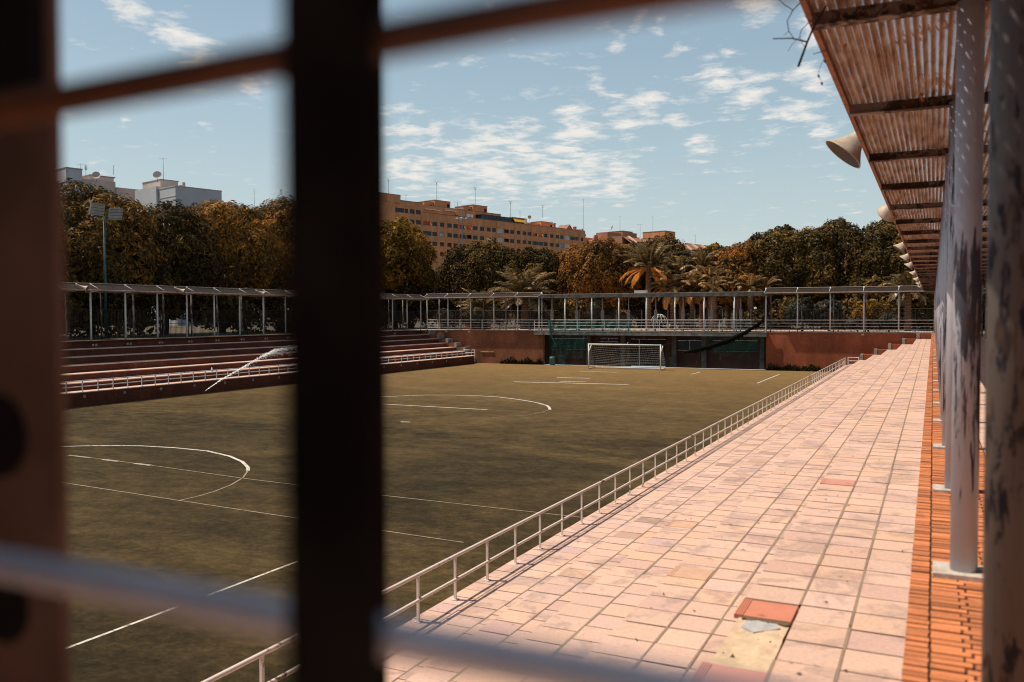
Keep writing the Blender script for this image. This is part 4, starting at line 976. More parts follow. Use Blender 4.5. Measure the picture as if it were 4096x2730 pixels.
for i, (x, y, lab) in enumerate(((-22.3, 98.3, 'thick palm trunk seen through the fence right of centre'), (-19.9, 100.5, 'reddish palm trunk with a pale wall behind it'), (-18.4, 99.6, 'palm trunk beside the pale park wall'), (-17.3, 102, 'slim palm trunk near the right end of the mesh fence'), (-26.2, 99.4, 'grey palm trunk at the centre of the promenade'))):
    t = thing('palm_trunk', lab, 'palm', (x, y, T), 0, 'palm trunks behind the fence'); q = MB(); h = 4.6; n = 26; r = (.42, .36, .30, .24, .22)[i]
    q.tube([(.04*math.sin(k), 0, h*k/n) for k in range(n+1)], [r*(1.1 if k % 2 else .97)*(1.2-.25*k/n) for k in range(n+1)], 10); q.build('trunk', M['palmbark'], t, False, world=False)
    (V, F, tt), _ = palm_data(h, 2.4, 16, 90+i, 1.4, -.3, .4, 1.6); fastmesh('crown', np.array([tuple(v) for v in V]), F, M['palm'], t, tt)

# low park furniture and walls glimpsed through the fence
def park_wall(label, x0, x1, y, z1_, mat):
    q = MB(); q.box(x0, x1, y, y+.3, T-.02, z1_); q.box(x0-.05, x1+.05, y-.05, y+.35, z1_, z1_+.06); return tag(q.build('park_wall', mat), label, 'wall')
park_wall('pale wall behind the fence left of the goal', -44.6, -35.6, 110.2, -.15, M['palewall'])
park_wall('grey wall among the palm trunks', -23.4, -15.6, 110.4, .35, M['concrete'])
park_wall('red brick planter behind the left guard rail', -50.9, -47.6, 92.9, -1.15, M['brick_right'])
for i, (x, y, h) in enumerate(((-42.8, 103, 2.6), (-40.4, 104, 2.8), (-38.2, 103, 2.6), (-36.2, 104, 2.7))):
    t = thing('broadleaf_tree', ('forked tree stem before the pale wall, leftmost', 'dark stem before the pale wall, left of the middle', 'forked dark stem before the pale wall, right of the middle', 'dark stem before the pale wall, rightmost')[i], 'tree', (x, y, T), 0, 'stems before the pale wall')
    q = MB(); q.tube([(0,0,0), (.1,0,h*.5), (.5,0,h)], [.28,.2,.14], 8); q.tube([(.08,0,h*.45), (-.5,.1,h)], [.16,.1], 7); q.build('trunk', M['bark'], t, True, world=False)
    V, F, tt = leaves([(-.5,0,h+.3,.9), (.6,0,h+.4,1.0), (0,.3,h+.9,1.0)], 1500, .14, .5, .2, 120+i); fastmesh('crown', V, F, M['ficus'], t, tt)
t = thing('climbing_frame', 'white wire dome climbing frame behind the fence', 'climbing frame', (-30.1, 104, T)); q = MB()
for k in range(6):
    a = k*math.pi/6; q.tube([(1.0*math.cos(a)*math.cos(w), 1.0*math.sin(a)*math.cos(w), .75+1.0*math.sin(w)) for w in [math.pi*i/14 for i in range(15)]], .035, 5)
for e in (.25, .7, 1.1): q.tube([(math.cos(e)*math.cos(2*math.pi*i/18), math.cos(e)*math.sin(2*math.pi*i/18), .75+math.sin(e)) for i in range(19)], .03, 5)
for a in (0, 2.1, 4.2): q.tube([(1.0*math.cos(a), 1.0*math.sin(a), .75), (1.0*math.cos(a), 1.0*math.sin(a), 0)], .045, 6)
q.build('wire_dome', M['white'], t, world=False)
t = thing('exercise_bench', 'small white outdoor exercise machine beside the wire dome', 'exercise machine', (-28.4, 104, T)); q = MB()
q.tube([(-.6,0,.1), (-.1,0,.55), (.25,0,1.2)], .05, 6); q.tube([(-.5,0,.45), (.3,0,.3), (.6,0,.1)], .05, 6); q.box(-.35, .05, -.2, .2, .5, .56); q.build('frame', M['white'], t, world=False)

# ------------------------------------------------------------------ buildings
RZB = math.atan2(.963, .27)
def bld(name, label, cat, x, y): return thing(name, label, cat, (x, y, 0), RZB)
GRD = T-.03
ab = bld('apartment_building', 'long brown brick apartment block with rows of dark windows above the trees', 'building', -139.69, 237.81)
rows = [(30.55, 31.85), (27.5, 28.8), (24.42, 25.72), (21.35, 22.65), (18.3, 19.55)]
ops = []   # (u0, u1, kind) read along the front; kinds: w window, d blind, r balcony recess, b bay window, p pale glazing
U = [(-24.5,-22.2,'w'),(-20.9,-19.0,'w'),(-18.1,-14.5,'b'),(-14.2,-12.8,'d'),(-12.1,-10.2,'w'),(-9.6,-7.6,'w'),(-6.7,-3.2,'r'),(-2.8,-.8,'w'),(.5,2.4,'w'),(3.7,5.7,'w'),(6.4,8.4,'d'),(9.2,11.9,'r'),(12.4,14.9,'r'),(15.4,17.5,'w'),(18.7,20.7,'w'),(21.9,23.9,'w'),(24.6,26.5,'w'),(27.3,30.1,'p'),(30.6,33.3,'r'),(33.7,35.7,'d'),
     (37.1,39.1,'d'),(40.2,42.3,'w'),(42.9,44.9,'w'),(45.6,48.7,'r'),(48.95,51.5,'r'),(52,54,'d'),(55.4,57.4,'d'),(58.6,60.7,'w'),(61.2,63.2,'w'),(64.1,67.1,'p'),(67.3,70.1,'b'),(70.3,72.4,'w'),(73.8,75.3,'d')]
wallm = MB(); UL, UR, US = -40., 76.2, -6.9
def band(z0, z1_, u0, u1): wallm.box(u0, u1, 0, .45, z0, z1_)
zprev = GRD; nwin = 0
for ri in range(len(rows)-1, -1, -1):
    z0, z1_ = rows[ri]; uend = UR if ri > 0 else US
    band(zprev, z0, UL, UR if ri > 0 else UR if zprev < 29 and False else uend)
    u = UL
    for (a, b_, kd) in U:
        if b_ > uend: break
        wallm.box(u, a, 0, .45, z0, z1_); u = b_
    wallm.box(u, uend, 0, .45, z0, z1_)
    zprev = z1_
    if ri == 1: zsplit = z1_
wallm.box(US, UR, 0, .45, zsplit+.001, 31.35)
wallm.box(UL, US, 0, .45, rows[0][1], 34.1)
wallm.box(UL, UR, .46, 12.0, GRD, 18.0); wallm.box(UL, UR, 3.0, 12.0, 18.01, 31.3)
wallm.box(UL, US, 3.0, 12, 31.31, 34.0); wallm.box(UL, -16.3, -.6, 10, 33.2, 35.5)
wallm.box(UL, -18.35, -.5, -.003, GRD, 33.19)
for u in (-7.0, -.3, 8.9, 17.8, 26.9, 36.3, 45.25, 54.4, 63.6, 72.9): wallm.box(u-.2, u+.2, -.10, -.003, GRD, 31.2)
for z in (29.2, 26.1, 23.1): wallm.box(US+.25, UR, -.05, -.002, z, z+.16)
wallm.box(UR, UR+.4, 0, 12, GRD, 31.2)
for u in (US, UR-.02): wallm.box(u, u+.02, .46, 3, 18.1, 31)
for ri in range(1, 5): wallm.box(UL, UR, .46, 2.99, rows[ri][0]-.35, rows[ri][0]-.12)
wallm.build('wall', M['flat_brick'], ab, world=False)
cp = MB(); cp.box(US, UR+.45, -.14, .6, 31.351, 31.47); cp.box(UL, US-.01, -.14, .6, 34.101, 34.25); cp.box(UL, -16.25, -.7, .4, 35.501, 35.62); cp.build('coping', M['coping'], ab, world=False)
for ri in range(0, 4):
    z0, z1_ = rows[ri]
    for (a, b_, kd) in U:
        if ri == 0 and b_ > US: continue
        if ri == 3 and not (-8 < a < 0 or 45 < a < 52 or 27 < a < 34): continue
        if ri == 2 and kd == 'r' and -8 < a < 0: kd = 'b'
        if ri == 2 and a in (9.2,): kd = 'b'
        if ri == 2 and a in (45.6, 48.95): kd = 'b'
        if kd == 'r':
            q = MB(); q.box(a+.01, b_-.01, 1.7, 1.8, z0-.1, z1_+.1, None, 0); q.box(a+.15, a+1.1, 1.6, 1.69, z0-.1, z1_-.15, None, 1); q.box(a+.01, b_-.01, .3, .35, z0+.01, z0+.3, None, 1)
            o = q.build('balcony', [M['flat_brick_dark'], M['glass']], ab, world=False); continue
        q = MB(); y0 = .18 if kd != 'b' else -.02
        mt = {'w': M['glass'], 'd': M['shutter'], 'b': M['glass'], 'p': M['glass_pale']}[kd]
        if ri == 3 and kd == 'p': mt = M['glass']
        if kd == 'w' and (int(a*7)+ri) % 5 == 0: mt = M['glass_pale']
        q.box(a+.01, b_-.01, y0, y0+.1, z0+.01, z1_-.01, None, 0)
        w_ = b_-a; k = 2 if w_ < 2.6 else 4
        for j in range(k+1):
            uu = a+.03+(w_-.06)*j/k; q.box(uu-.03, uu+.03, y0-.05, y0-.003, z0+.01, z1_-.01, None, 1)
        q.box(a+.06, b_-.06, y0-.04, y0-.002, z0+.01, z0+.10, None, 1); q.box(a+.06, b_-.06, y0-.04, y0-.002, z1_-.10, z1_-.01, None, 1)
        q.build('window', [mt, M['white'] if kd == 'p' else M['frame']], ab, world=False)
q = MB(); q.box(-3.0, 33.4, 4, 12, 31.32, 34.3); q.box(-6.88, -3.02, 3.6, 12, 31.32, 34.15); q.build('penthouse', M['flat_brick'], ab, world=False)
q = MB(); q.box(-3.05, 33.45, 3.9, 12.1, 34.301, 34.42); q.build('coping', M['coping'], ab, world=False)
for (u0, u1, y0, y1, z1_) in ((5.9, 13.0, 8, 13, 37.0), (1.9, 5.88, 8.6, 12.6, 36.2), (23.7, 30.85, 8, 13, 37.1), (19.6, 23.68, 8.6, 12.6, 36.3), (60, 67, 8, 13, 34.3), (52.8, 59.98, 8.6, 12.6, 33.3)):
    q = MB(); q.box(u0, u1, y0, y1, 30, z1_); o = q.build('rooftop_room', M['flat_brick_orange'], ab, world=False)
    q = MB(); q.box(u0-.1, u1+.1, y0-.1, y1+.1, z1_+.001, z1_+.14); q.build('coping', M['coping'], o, world=False)
    q = MB(); q.box(u1-1.5, u1-.5, y0-.03, y0-.003, z1_-1.9, z1_-.75); q.build('opening', M['black'], o, world=False)
q = MB(); q.box(20.9, 36.2, 1.4, 3.9, 31.48, 33.1); o = q.build('glazed_penthouse', M['glass'], ab, world=False)
q = MB(); q.box(20.7, 36.4, 1.2, 4.0, 33.101, 33.22)
for k in range(9): q.box(20.9+1.9*k, 21.0+1.9*k, 1.33, 1.397, 31.48, 33.1)
q.build('frame', M['frame'], o, world=False)
q = MB(); q.box(36.4, 44.4, 1.6, 6.5, 33.35, 33.6); q.box(36.4, 36.6, 1.6, 6.5, 31.48, 33.34); q.box(44.2, 44.4, 1.6, 6.5, 31.48, 33.34); q.box(36.6, 44.2, 6.3, 6.5, 31.48, 33.34); q.build('terrace_shelter', M['flat_brick'], ab, world=False)
q = MB(); q.add([(36.8,1.55,33.2),(42.8,1.55,33.1),(42.6,.5,32.0),(36.9,.5,31.9)], [(0,1,2,3)]); q.add([(36.8,1.58,33.2),(42.8,1.58,33.1),(42.6,.53,31.96),(36.9,.53,31.86)], [(3,2,1,0)]); q.build('awning', M['awning'], ab, world=False)
q = MB(); q.box(42.9, 44.1, 1.5, 1.58, 31.5, 33.3); q.build('shelter_panel', M['white'], ab, world=False)
for (u0, u1, z) in ((-2.5, 3.5, 32.95), (6.3, 11.5, 33.3)):
    q = MB(); q.box(u0, u1, 3.2, 3.95, z, z+.2); q.build('rolled_awning', M['white'], ab, world=False)
for u in (16.2, 17.8):
    q = MB(); q.box(u, u+1.2, 3.3, 3.9, 31.9, 33.0); q.lathe([(0,0),(0,.4),(.03,.4),(.03,0)], (u+.6, 3.27, 32.45), (0,-1,0), 14); q.build('air_conditioner', M['white'], ab, world=False)
for u in (-1.5, 8.3, 9.0):
    V, F, tt = leaves([(u, 1.0, 31.5, .55), (u+.7, 1.0, 31.4, .45)], 260, .2, .5, .2, int(300+u*3)); fastmesh('roof_plants', V, F, M['golden'], ab, tt)

def boxes(name, label, cat, x, y, parts):
    t = bld(name, label, cat, x, y)
    for nm, mt, bs in parts:
        q = MB()
        for b_ in bs: q.box(*b_)
        q.build(nm, mt, t, world=False)
    return t
# red gabled block right of the long one
rb = bld('gabled_building', 'red brick building with stepped gables and chimneys', 'building', -125.0, 323.5)
q = MB(); q.box(-4, 40, 6, 14, GRD, 31.2); q.box(.5, 40, 0, 6, GRD, 28.2)
for (u, zb, zt, w_) in ((0, 33.4, 35.4, 5.5), (8.6, 32.0, 34.4, 5.2)):
    q.poly([(u-w_*.42, GRD), (u+w_*.42, GRD), (u+w_*.42, zb), (u, zt), (u-w_*.42, zb)], 6.2, 11 if u == 0 else 10)
for (u, zt) in ((8.8, 31.6), (21, 30.4), (27.5, 30.0)):
    q.poly([(u-2.4, 20), (u+2.4, 20), (u+2.2, 28.3), (u+.9, zt), (u-.9, zt), (u-2.2, 28.3)], -.6, -.01)
q.build('wall', M['flat_brick_red'], rb, world=False)
q = MB(); q.add([(-2.8,6.0,33.2),(0,6.0,35.65),(0,11.2,35.65),(-2.8,11.2,33.2)], [(0,1,2,3)]); q.add([(2.8,6.0,33.2),(0,6.0,35.66),(0,11.2,35.66),(2.8,11.2,33.2)], [(0,1,2,3)])
q.add([(6.0,6.0,31.8),(8.6,6.0,34.6),(8.6,10.2,34.6),(6.0,10.2,31.8)], [(0,1,2,3)]); q.add([(11.2,6.0,31.8),(8.6,6.0,34.61),(8.6,10.2,34.61),(11.2,10.2,31.8)], [(0,1,2,3)]); q.build('roof', M['red_roof'], rb, world=False)
for (u, y, z) in ((-7.6, 8, 35.4), (7.2, 9, 35.2)):
    q = MB(); q.box(u-.5, u+.5, y-.5, y+.5, 30, z); q.box(u-.65, u+.65, y-.65, y+.65, z+.001, z+.3); q.build('chimney', M['flat_brick_red'], rb, world=False)
q = MB(); q.box(3, 33, -.35, -.02, 27.0, 27.5); q.box(12, 19, 1.5, 5.5, 28.21, 30.2); q.build('terrace_trim', M['rib'], rb, world=False)
for u in (12, 16, 30):
    q = MB(); q.box(u, u+2.6, -.12, -.01, 24.4, 26.4); q.build('window', M['glass'], rb, world=False)
q = MB(); q.box(.3, 2.2, -.8, -.01, 20, 28.4); q.build('white_shaft', M['white'], rb, world=False)
boxes('rooftop_block', 'plain umber brick rooftop block with stepped corners, left of the ribbed roof', 'building', -115.56, 345.6,
      [('wall', M['flat_brick_dark'], [(0, 7.4, 0, 7, GRD, 34.1), (7.42, 13.5, 2.0, 8, GRD, 33.9), (-9, -.02, 1.2, 7, GRD, 33.2)]), ('coping', M['coping'], [(-.1, 7.5, -.1, 7.1, 34.101, 34.3), (7.45, 13.6, 1.9, 8.1, 33.901, 34.1)])])
boxes('rooftop_block', 'large plain brown brick rooftop block rising over the ribbed roof', 'building', -102.77, 363,
      [('wall', M['flat_brick_orange'], [(0, 8.5, 0, 11, GRD, 35.0)]), ('coping', M['coping'], [(-.1, 8.6, -.1, 11.1, 35.001, 35.25)])])
rib = bld('ribbed_building', 'low brick building with sloping cream ribs along its roof edge', 'building', -103.5, 338)
q = MB(); q.box(-12, 75, 3.0, 14, GRD, 30.3); q.add([(-12,-1.5,27.2),(75,-1.5,27.2),(75,3.0,30.3),(-12,3.0,30.3)], [(0,1,2,3)]); q.box(-12, 75, -1.5, 2.99, GRD, 27.1); q.build('wall', M['flat_brick_dark'], rib, world=False)
for k in range(9):
    u = -8+8.2*k; q = MB(); q.poly([(-2.0, 26.4), (-1.0, 26.4), (3.6, 30.5), (2.6, 30.7), (-2.0, 27.4)], u-.45, u+.45, 'X'); q.build('rib', M['rib'], rib, world=False)
q = MB(); q.box(-12, 75, 2.98, 14.1, 30.301, 30.5); q.build('coping', M['coping'], rib, world=False)
# white blocks on the left
wb = boxes('white_building', 'white rendered block with a cream rooftop room behind the left trees', 'building', -117.13, 110.77,
      [('wall', M['whitewall'], [(0, 8.7, 0, 5.8, GRD, 22.05), (-.4, 5.0, 6.0, 14, GRD, 22.6)]), ('coping', M['creamwall'], [(-.08, 8.78, -.08, 5.88, 22.051, 22.2)]),
       ('window', M['glass'], [(-.05, -.003, 2.0, 2.9, 18.0, 19.6)]), ('shelf', M['concrete'], [(-.5, -.003, 3.2, 5.4, 19.2, 19.35)]), ('band', M['creamwall'], [(-.06, -.004, -.05, 5.8, 20.4, 20.5)])])
boxes('rooftop_room', 'small cream rooftop room with two round chimneys on the white block', 'building', -125.8, 115.5,
      [('wall', M['creamwall'], [(0, 3.4, 0, 6.8, GRD, 24.4)]), ('coping', M['concrete'], [(-.08, 3.48, -.08, 6.88, 24.401, 24.55)]), ('opening', M['black'], [(-.03, -.003, 2.0, 2.5, 22.9, 23.4)]),
       ('chimney', M['creamwall'], [(3.9, 4.3, .3, .7, 21, 23.9), (4.5, 4.95, .3, .75, 21, 24.5)])])
boxes('white_building', 'shaded grey white tower block at the left edge beside the brown plate', 'building', -133.99, 102.7,
      [('wall', M['whitewall'], [(0, 2.7, 0, 4.6, GRD, 25.2)]), ('coping', M['concrete'], [(-.06, 2.76, -.06, 4.66, 25.201, 25.4)])])
boxes('white_building', 'low long white wall block between the tower and the rooftop room', 'building', -138.5, 109.4,
      [('wall', M['creamwall'], [(0, 6.0, 0, 5, GRD, 24.7), (6.02, 13.5, -.4, 5, GRD, 23.7)]), ('hut', M['creamwall'], [(2.2, 6.6, 2.0, 5.2, 24.71, 25.7)]), ('hut_roof', M['concrete'], [(2.0, 6.8, 1.7, 5.4, 25.701, 25.85)])])
def antenna(label, x, y, z0, z1_, kind, s=1.):
    t = thing('roof_antenna', label, 'antenna', (x, y, z0), 0, 'aerials on the roofs'); h = z1_-z0; q = MB(); q.tube([(0,0,-.2),(0,0,h)], [.055*s,.035*s], 5); q.build('mast', M['antenna'], t, world=False); q = MB()
    if kind == 'yagi':
        q.tube([(-.9*s,-.3*s,h-.1),(.9*s,.3*s,h-.1)], .022*s, 4)
        for k in range(6): c = -.8+.32*k; q.tube([(c*s-.15*s, c*.33*s+.35*s, h-.1),(c*s+.15*s, c*.33*s-.35*s, h-.1)], .016*s, 4)
    elif kind == 'tall':
        for k in range(4): a = k*1.57; q.tube([(0,0,h-.05),(.55*s*math.cos(a), .55*s*math.sin(a), h+.25*s)], .03*s, 4)
        q.tube([(-.4*s,0,h-.5),(.4*s,0,h-.5)], .03*s, 4); q.tube([(0,-.4*s,h-.35),(0,.4*s,h-.35)], .03*s, 4)
    elif kind == 'panel':
        for k in range(5): q.tube([(-.28*s,-.1,h-.2-.25*k*s),(.28*s,.1,h-.2-.25*k*s)], .06*s, 5)
    else: q.tube([(-.35*s,0,h),(.35*s,0,h-.02)], .03*s, 4); q.tube([(-.2*s,.1,h-.3),(.25*s,-.1,h-.3)], .025*s, 4)
    q.build('aerial', M['antenna'], t, world=False)
for a in (('mast with a forked aerial at the left end of the brick block', -151.85, 228.0, 35.5, 41.6, 'tall'), ('mast with a forked aerial over the first orange rooftop room', -145.1, 245.8, 36.9, 42.6, 'tall'),
          ('mast with a forked aerial over the second orange rooftop room', -137.2, 257.4, 36.9, 41.8, 'tall'), ('mast with two aerials above the yellow awning', -131, 271.4, 33.4, 38.5, 'tall'),
          ('short mast right of the yellow awning', -128.05, 272.75, 33.4, 35.4, 'small'), ('comb aerial between the two orange rooftop rooms', -142.4, 254.75, 34.3, 37.3, 'yagi'),
          ('mast with a forked aerial on the third orange rooftop room', -125.1, 285.4, 34.3, 38.3, 'tall'), ('tallest thin mast rising behind the red gable', -124.8, 324.6, 33.0, 45.2, 'small'),
          ('lattice mast over the umber rooftop block', -116.6, 345.2, 34.1, 40.2, 'small'), ('thin mast over the large brown rooftop block', -107.9, 362.8, 34.5, 41.3, 'small'),
          ('stepped mast between the two plain rooftop blocks', -110.6, 353.5, 31.0, 37.3, 'yagi'), ('thin pole mast with a small cap at the left brick roof', -149.8, 234.8, 34.1, 37.6, 'small'),
          ('large comb aerial on the cream rooftop room', -125.35, 115.8, 24.4, 28.3, 'yagi'), ('mast with a small comb aerial on the white hut', -135.1, 113.3, 25.8, 27.3, 'small'),
          ('mast with a comb aerial on the grey white tower', -133.46, 105.19, 25.2, 26.3, 'yagi'), ('stack of black aerial rods left of the satellite dish', -136.5, 108.6, 24.7, 27.0, 'panel'),
          ('stacked black aerial rods above the trees left of the dark bar', -105.0, 123.5, 18.0, 22.5, 'panel'), ('small mast above the trees near the dark bar', -108.6, 120.6, 18.5, 22.2, 'small'),
          ('small aerial left of the golden sprig on the ribbed building', -92.0, 372, 30.4, 33.6, 'small'), ('small aerial right of the golden sprig on the ribbed building', -68, 372, 28.5, 33.5, 'small')):
    antenna(*a, s=1.35 if a[2] > 200 else .8)
def dish(label, x, y, z, r, axis):
    t = thing('satellite_dish', label, 'satellite dish', (x, y, z-r*1.5)); q = MB(); q.lathe([(0, .02), (.06*r, .4*r), (.22*r, .8*r), (.35*r, r)], (x, y, z), axis, 18); q.build('reflector', M['creamwall'] if 'dark' not in label else M['antenna'], t)
    q = MB(); q.tube([(x, y, z-r*1.6), (x, y, z)], .05, 5); q.build('stand', M['antenna'], t)
dish('cream satellite dish on the cream rooftop room', -125.5, 114.6, 25.0, .75, (.6,-.7,.35)); dish('cream satellite dish beside the black aerial rods', -135.3, 109.8, 25.0, .7, (.6,-.7,.35))
dish('dark satellite dish on the umber rooftop block', -119.5, 343.5, 35.2, 1.1, (-.6,-.5,.6)); dish('cream satellite dish at the third orange rooftop room', -127.6, 279.6, 33.8, .7, (.6,-.7,.3))

# ------------------------------------------------------------------ the gate in front of the lens
GY = .40; GP2 = .62; k2 = GP2/.40
ig = thing('iron_gate', 'out of focus dark iron gate close to the lens, seen through its bars', 'gate', (-.4, GY, T))
q = MB(); q.box(-.3375, -.2745, GY-.002, GY+.003, T+.05, .62); q.build('flat_bar', M['gate_shade_paint'], ig)
q = MB(); q.box(-.735, -.681, 1.0, 1.012, T+.05, 2.0); q.build('stop_bar', M['gate_shade_paint'], ig)
q = MB(); q.box(-1.2, -.530*k2, GP2-.004, GP2+.006, T+.05, 1.2); o = q.build('lock_plate', M['gate_plate'], ig)
for z, r in ((-.085, .028), (-.205, .026)):
    q = MB(); q.lathe([(0, 0), (0, r*k2), (.004, r*k2), (.004, 0)], (-.590*k2, GP2-.0041, z*k2), (0,-1,0), 20); q.build('lock_hole', M['black'], o)
q = MB(); q.box(-1.2, -.538*k2, GP2-.016, GP2-.0045, .155*k2, 1.2); q.build('upper_shade_plate', M['black'], o)  # black slab stands for the unlit upper part of the brown post
for z, m_ in ((.1545, 'gate_bar_shade'), (-.184, 'gate_bar'), (-.75, 'gate_bar')):
    q = MB(); q.tube([(-1.22, GY+.014, z-.018*(z > 0)), (-.2, GY+.014, z), (.75, GY+.014, z)], .0118 if z < 0 else .0112, 10); q.build('cross_bar', M[m_], ig, True)
q = MB(); q.box(.42, .48, GY-.004, GY+.02, T+.05, .62); q.build('flat_bar', M['gate_shade_paint'], ig)
q = MB(); q.box(-1.75, -1.205, .0, .75, T-.01, 2.7); tag(q.build('sun_block_pillar', M['brick_dark']), 'unseen dark brick pillar added left of the gate to block the sun', 'pillar')  # out of view, added to keep direct sun off the gate bars
t = thing('sky_block_building', 'unseen brick building added behind the lens to cut the sky light', 'building', (-2, -5, T))  # out of view, added to block sky fill from behind the camera
q = MB(); q.box(-9, 6, -9, -4, FZ, 3.4); q.build('wall', M['brick_dark'], t)
q = MB(); q.box(-9.2, 6.2, -9.2, -3.8, 3.401, 3.6); q.build('roof', M['concrete_dark'], t)
q = MB(); q.box(-1.0, .8, -4.0, -3.95, T, .6); q.build('doorway', M['black'], t)
# unseen wall added behind the right canopy to darken the columns from that side
q = MB(); q.box(4.3, 4.6, -2, YE, T-.05, 2.0); tag(q.build('brick_wall', M['brick_dark']), 'unseen dark brick wall added behind the right canopy to dim the columns', 'wall')

# ------------------------------------------------------------------ camera
cam = bpy.data.cameras.new('camera'); co = bpy.data.objects.new('camera', cam); COL.objects.link(co); sc.camera = co
Mc = [[0.901187, 0.433423, -0.002619], [0.010871, -0.028644, -0.999531], [-0.433294, 0.900735, -0.030525]]
co.matrix_world = Matrix(((Mc[0][0], -Mc[1][0], -Mc[2][0], 0), (Mc[0][1], -Mc[1][1], -Mc[2][1], 0), (Mc[0][2], -Mc[1][2], -Mc[2][2], 0), (0, 0, 0, 1)))
cam.sensor_width = 36; cam.lens = 3502.5/4096*36; cam.clip_start = .02; cam.clip_end = 3000
cam.dof.use_dof = True; cam.dof.focus_distance = 38; cam.dof.aperture_fstop = 1.75

# ------------------------------------------------------------------ sun and sky
EL, AZ = R(62), R(18)
to_sun = Vector((-math.cos(AZ)*math.cos(EL), -math.sin(AZ)*math.cos(EL), math.sin(EL)))
sl_ = bpy.data.lights.new('sun', 'SUN'); so = bpy.data.objects.new('sun', sl_); COL.objects.link(so)
sl_.energy = 4.8; sl_.angle = R(.53); sl_.color = (1, .89, .74); so.rotation_euler = (-to_sun).to_track_quat('-Z', 'Y').to_euler()
w = bpy.data.worlds.new('World'); sc.world = w; w.use_nodes = True; nt = w.node_tree; bg = nt.nodes['Background']
sky = N(nt, 'ShaderNodeTexSky', sky_type='NISHITA', sun_disc=False, sun_elevation=EL, sun_rotation=math.atan2(to_sun.x, to_sun.y), altitude=20, air_density=1., dust_density=1.6, ozone_density=1.2)
d = N(nt, 'ShaderNodeTexCoord').outputs['Generated']
nrm = N(nt, 'ShaderNodeVectorMath', operation='NORMALIZE'); L(nt, d, nrm.inputs[0]); dv = nrm.outputs[0]
sx = N(nt, 'ShaderNodeSeparateXYZ'); L(nt, dv, sx.inputs[0])
zz = mth(nt, 'MAXIMUM', mth(nt, 'ADD', sx.outputs[2], .05), .03)
cv = N(nt, 'ShaderNodeCombineXYZ'); L(nt, mth(nt, 'DIVIDE', sx.outputs[0], zz), cv.inputs[0]); L(nt, mth(nt, 'DIVIDE', sx.outputs[1], zz), cv.inputs[1])
wrp = N(nt, 'ShaderNodeTexNoise', i_Scale=2.2, i_Detail=5., i_Roughness=.6); L(nt, cv.outputs[0], wrp.inputs['Vector'])
wv = N(nt, 'ShaderNodeVectorMath', operation='MULTIPLY_ADD'); L(nt, wrp.outputs['Color'], wv.inputs[0]); wv.inputs[1].default_value = (.055, .055, .04); L(nt, dv, wv.inputs[2])
ws = N(nt, 'ShaderNodeVectorMath', operation='SUBTRACT'); L(nt, wv.outputs[0], ws.inputs[0]); ws.inputs[1].default_value = (.0275, .0275, .02)
n1 = noise(nt, cv.outputs[0], 4.8, 10, .66, .3); n2 = noise(nt, cv.outputs[0], 9., 6, .6, .2)
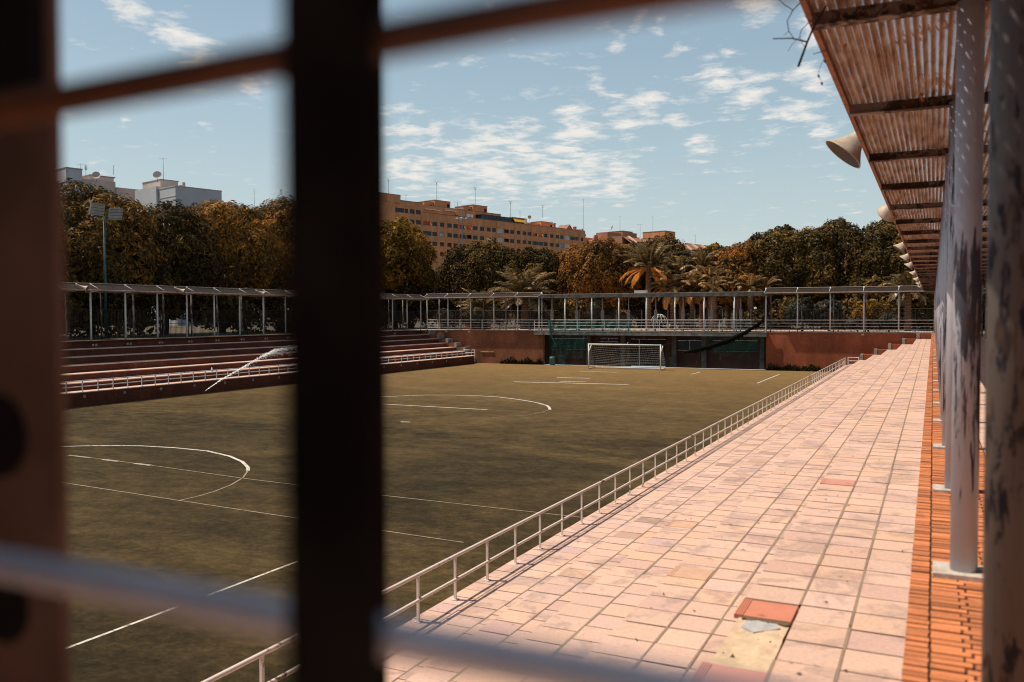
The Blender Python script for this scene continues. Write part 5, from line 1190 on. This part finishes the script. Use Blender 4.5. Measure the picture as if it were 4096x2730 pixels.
BL = [(-0.7151, 0.6331, 0.2964, 0.0223), (-0.6965, 0.6598, 0.282, 0.0251), (-0.6852, 0.6774, 0.2677, 0.0213), (-0.6458, 0.7231, 0.2451, 0.02), (-0.7208, 0.6226, 0.3047, 0.016), (-0.2143, 0.9449, 0.2472, 0.0271), (-0.1882, 0.952, 0.2413, 0.0334), (-0.2042, 0.9405, 0.2715, 0.0099), (-0.1166, 0.9626, 0.2445, 0.0256), (-0.1281, 0.969, 0.2111, 0.026), (-0.1069, 0.9755, 0.1921, 0.0193), (-0.1672, 0.9336, 0.317, 0.0259), (-0.2824, 0.9317, 0.2285, 0.0257), (-0.3102, 0.9258, 0.216, 0.026), (-0.3554, 0.9107, 0.2103, 0.0311), (-0.4775, 0.8631, 0.1644, 0.0438), (-0.4387, 0.8834, 0.1646, 0.0487), (-0.395, 0.9051, 0.1573, 0.0389), (-0.359, 0.9197, 0.1592, 0.0387), (-0.3183, 0.9351, 0.156, 0.0336), (-0.3709, 0.9105, 0.1828, 0.0338), (-0.4149, 0.8902, 0.1879, 0.0339), (-0.5274, 0.825, 0.203, 0.0263), (-0.541, 0.8236, 0.1705, 0.024), (-0.52, 0.8396, 0.1569, 0.029), (-0.2284, 0.9561, 0.1833, 0.0185), (-0.2878, 0.9047, 0.3141, 0.0114), (-0.2667, 0.914, 0.3056, 0.0114), (-0.3086, 0.9064, 0.2885, 0.013), (-0.1091, 0.9497, 0.2934, 0.0292), (-0.1543, 0.9667, 0.2041, 0.0177), (-0.2562, 0.9421, 0.2162, 0.0163), (-0.3297, 0.9097, 0.2524, 0.0141), (-0.7486, 0.6336, 0.1953, 0.0089), (-0.4989, 0.8424, 0.2036, 0.0168), (-0.4534, 0.8697, 0.1949, 0.0242)]
acc = None
for (x, y, z, r) in BL:
    dp = N(nt, 'ShaderNodeVectorMath', operation='DISTANCE'); L(nt, ws.outputs[0], dp.inputs[0]); dp.inputs[1].default_value = (x, y, z)
    mr = N(nt, 'ShaderNodeMapRange', interpolation_type='SMOOTHSTEP'); L(nt, dp.outputs['Value'], mr.inputs[0])
    mr.inputs[1].default_value = r*1.6; mr.inputs[2].default_value = 0; mr.inputs[3].default_value = 0; mr.inputs[4].default_value = 1
    acc = mr.outputs[0] if acc is None else mth(nt, 'MAXIMUM', acc, mr.outputs[0])
nz_ = mth(nt, 'ADD', mth(nt, 'MULTIPLY', mth(nt, 'SUBTRACT', n1, .5), 2.1), mth(nt, 'MULTIPLY', mth(nt, 'SUBTRACT', n2, .5), 1.0))
dens = mth(nt, 'ADD', mth(nt, 'MULTIPLY', acc, .52), mth(nt, 'SUBTRACT', nz_, .19))
cl_ = ramp(nt, dens, [(.0, (0, 0, 0)), (.14, (.22,)*3), (.30, (.60,)*3), (.50, (.95,)*3)])
base = mixc(nt, 1., sky.outputs[0], ramp(nt, sx.outputs[2], [(.38, (1.05, 1.04, .93)), (.85, (.50, .52, .50))]), 'MULTIPLY')
tint = mixc(nt, ramp(nt, sx.outputs[2], [(.0, (.80,)*3), (.14, (.66,)*3), (.36, (.42,)*3), (.65, (0, 0, 0))]), base, ramp(nt, sx.outputs[2], [(.03, (5.6, 6.3, 6.3)), (.2, (4.3, 5.5, 6.0)), (.4, (3.0, 4.4, 5.4))]))
L(nt, mixc(nt, cl_, tint, (7.6, 7.3, 6.9)), bg.inputs[0]); bg.inputs[1].default_value = .115
sc.view_settings.view_transform = 'Standard'; sc.view_settings.look = 'None'; sc.view_settings.exposure = 0; sc.view_settings.gamma = 1
sc.cycles.filter_width = 1.05; sc.cycles.transparent_max_bounces = 24; sc.cycles.max_bounces = 6; sc.cycles.diffuse_bounces = 3
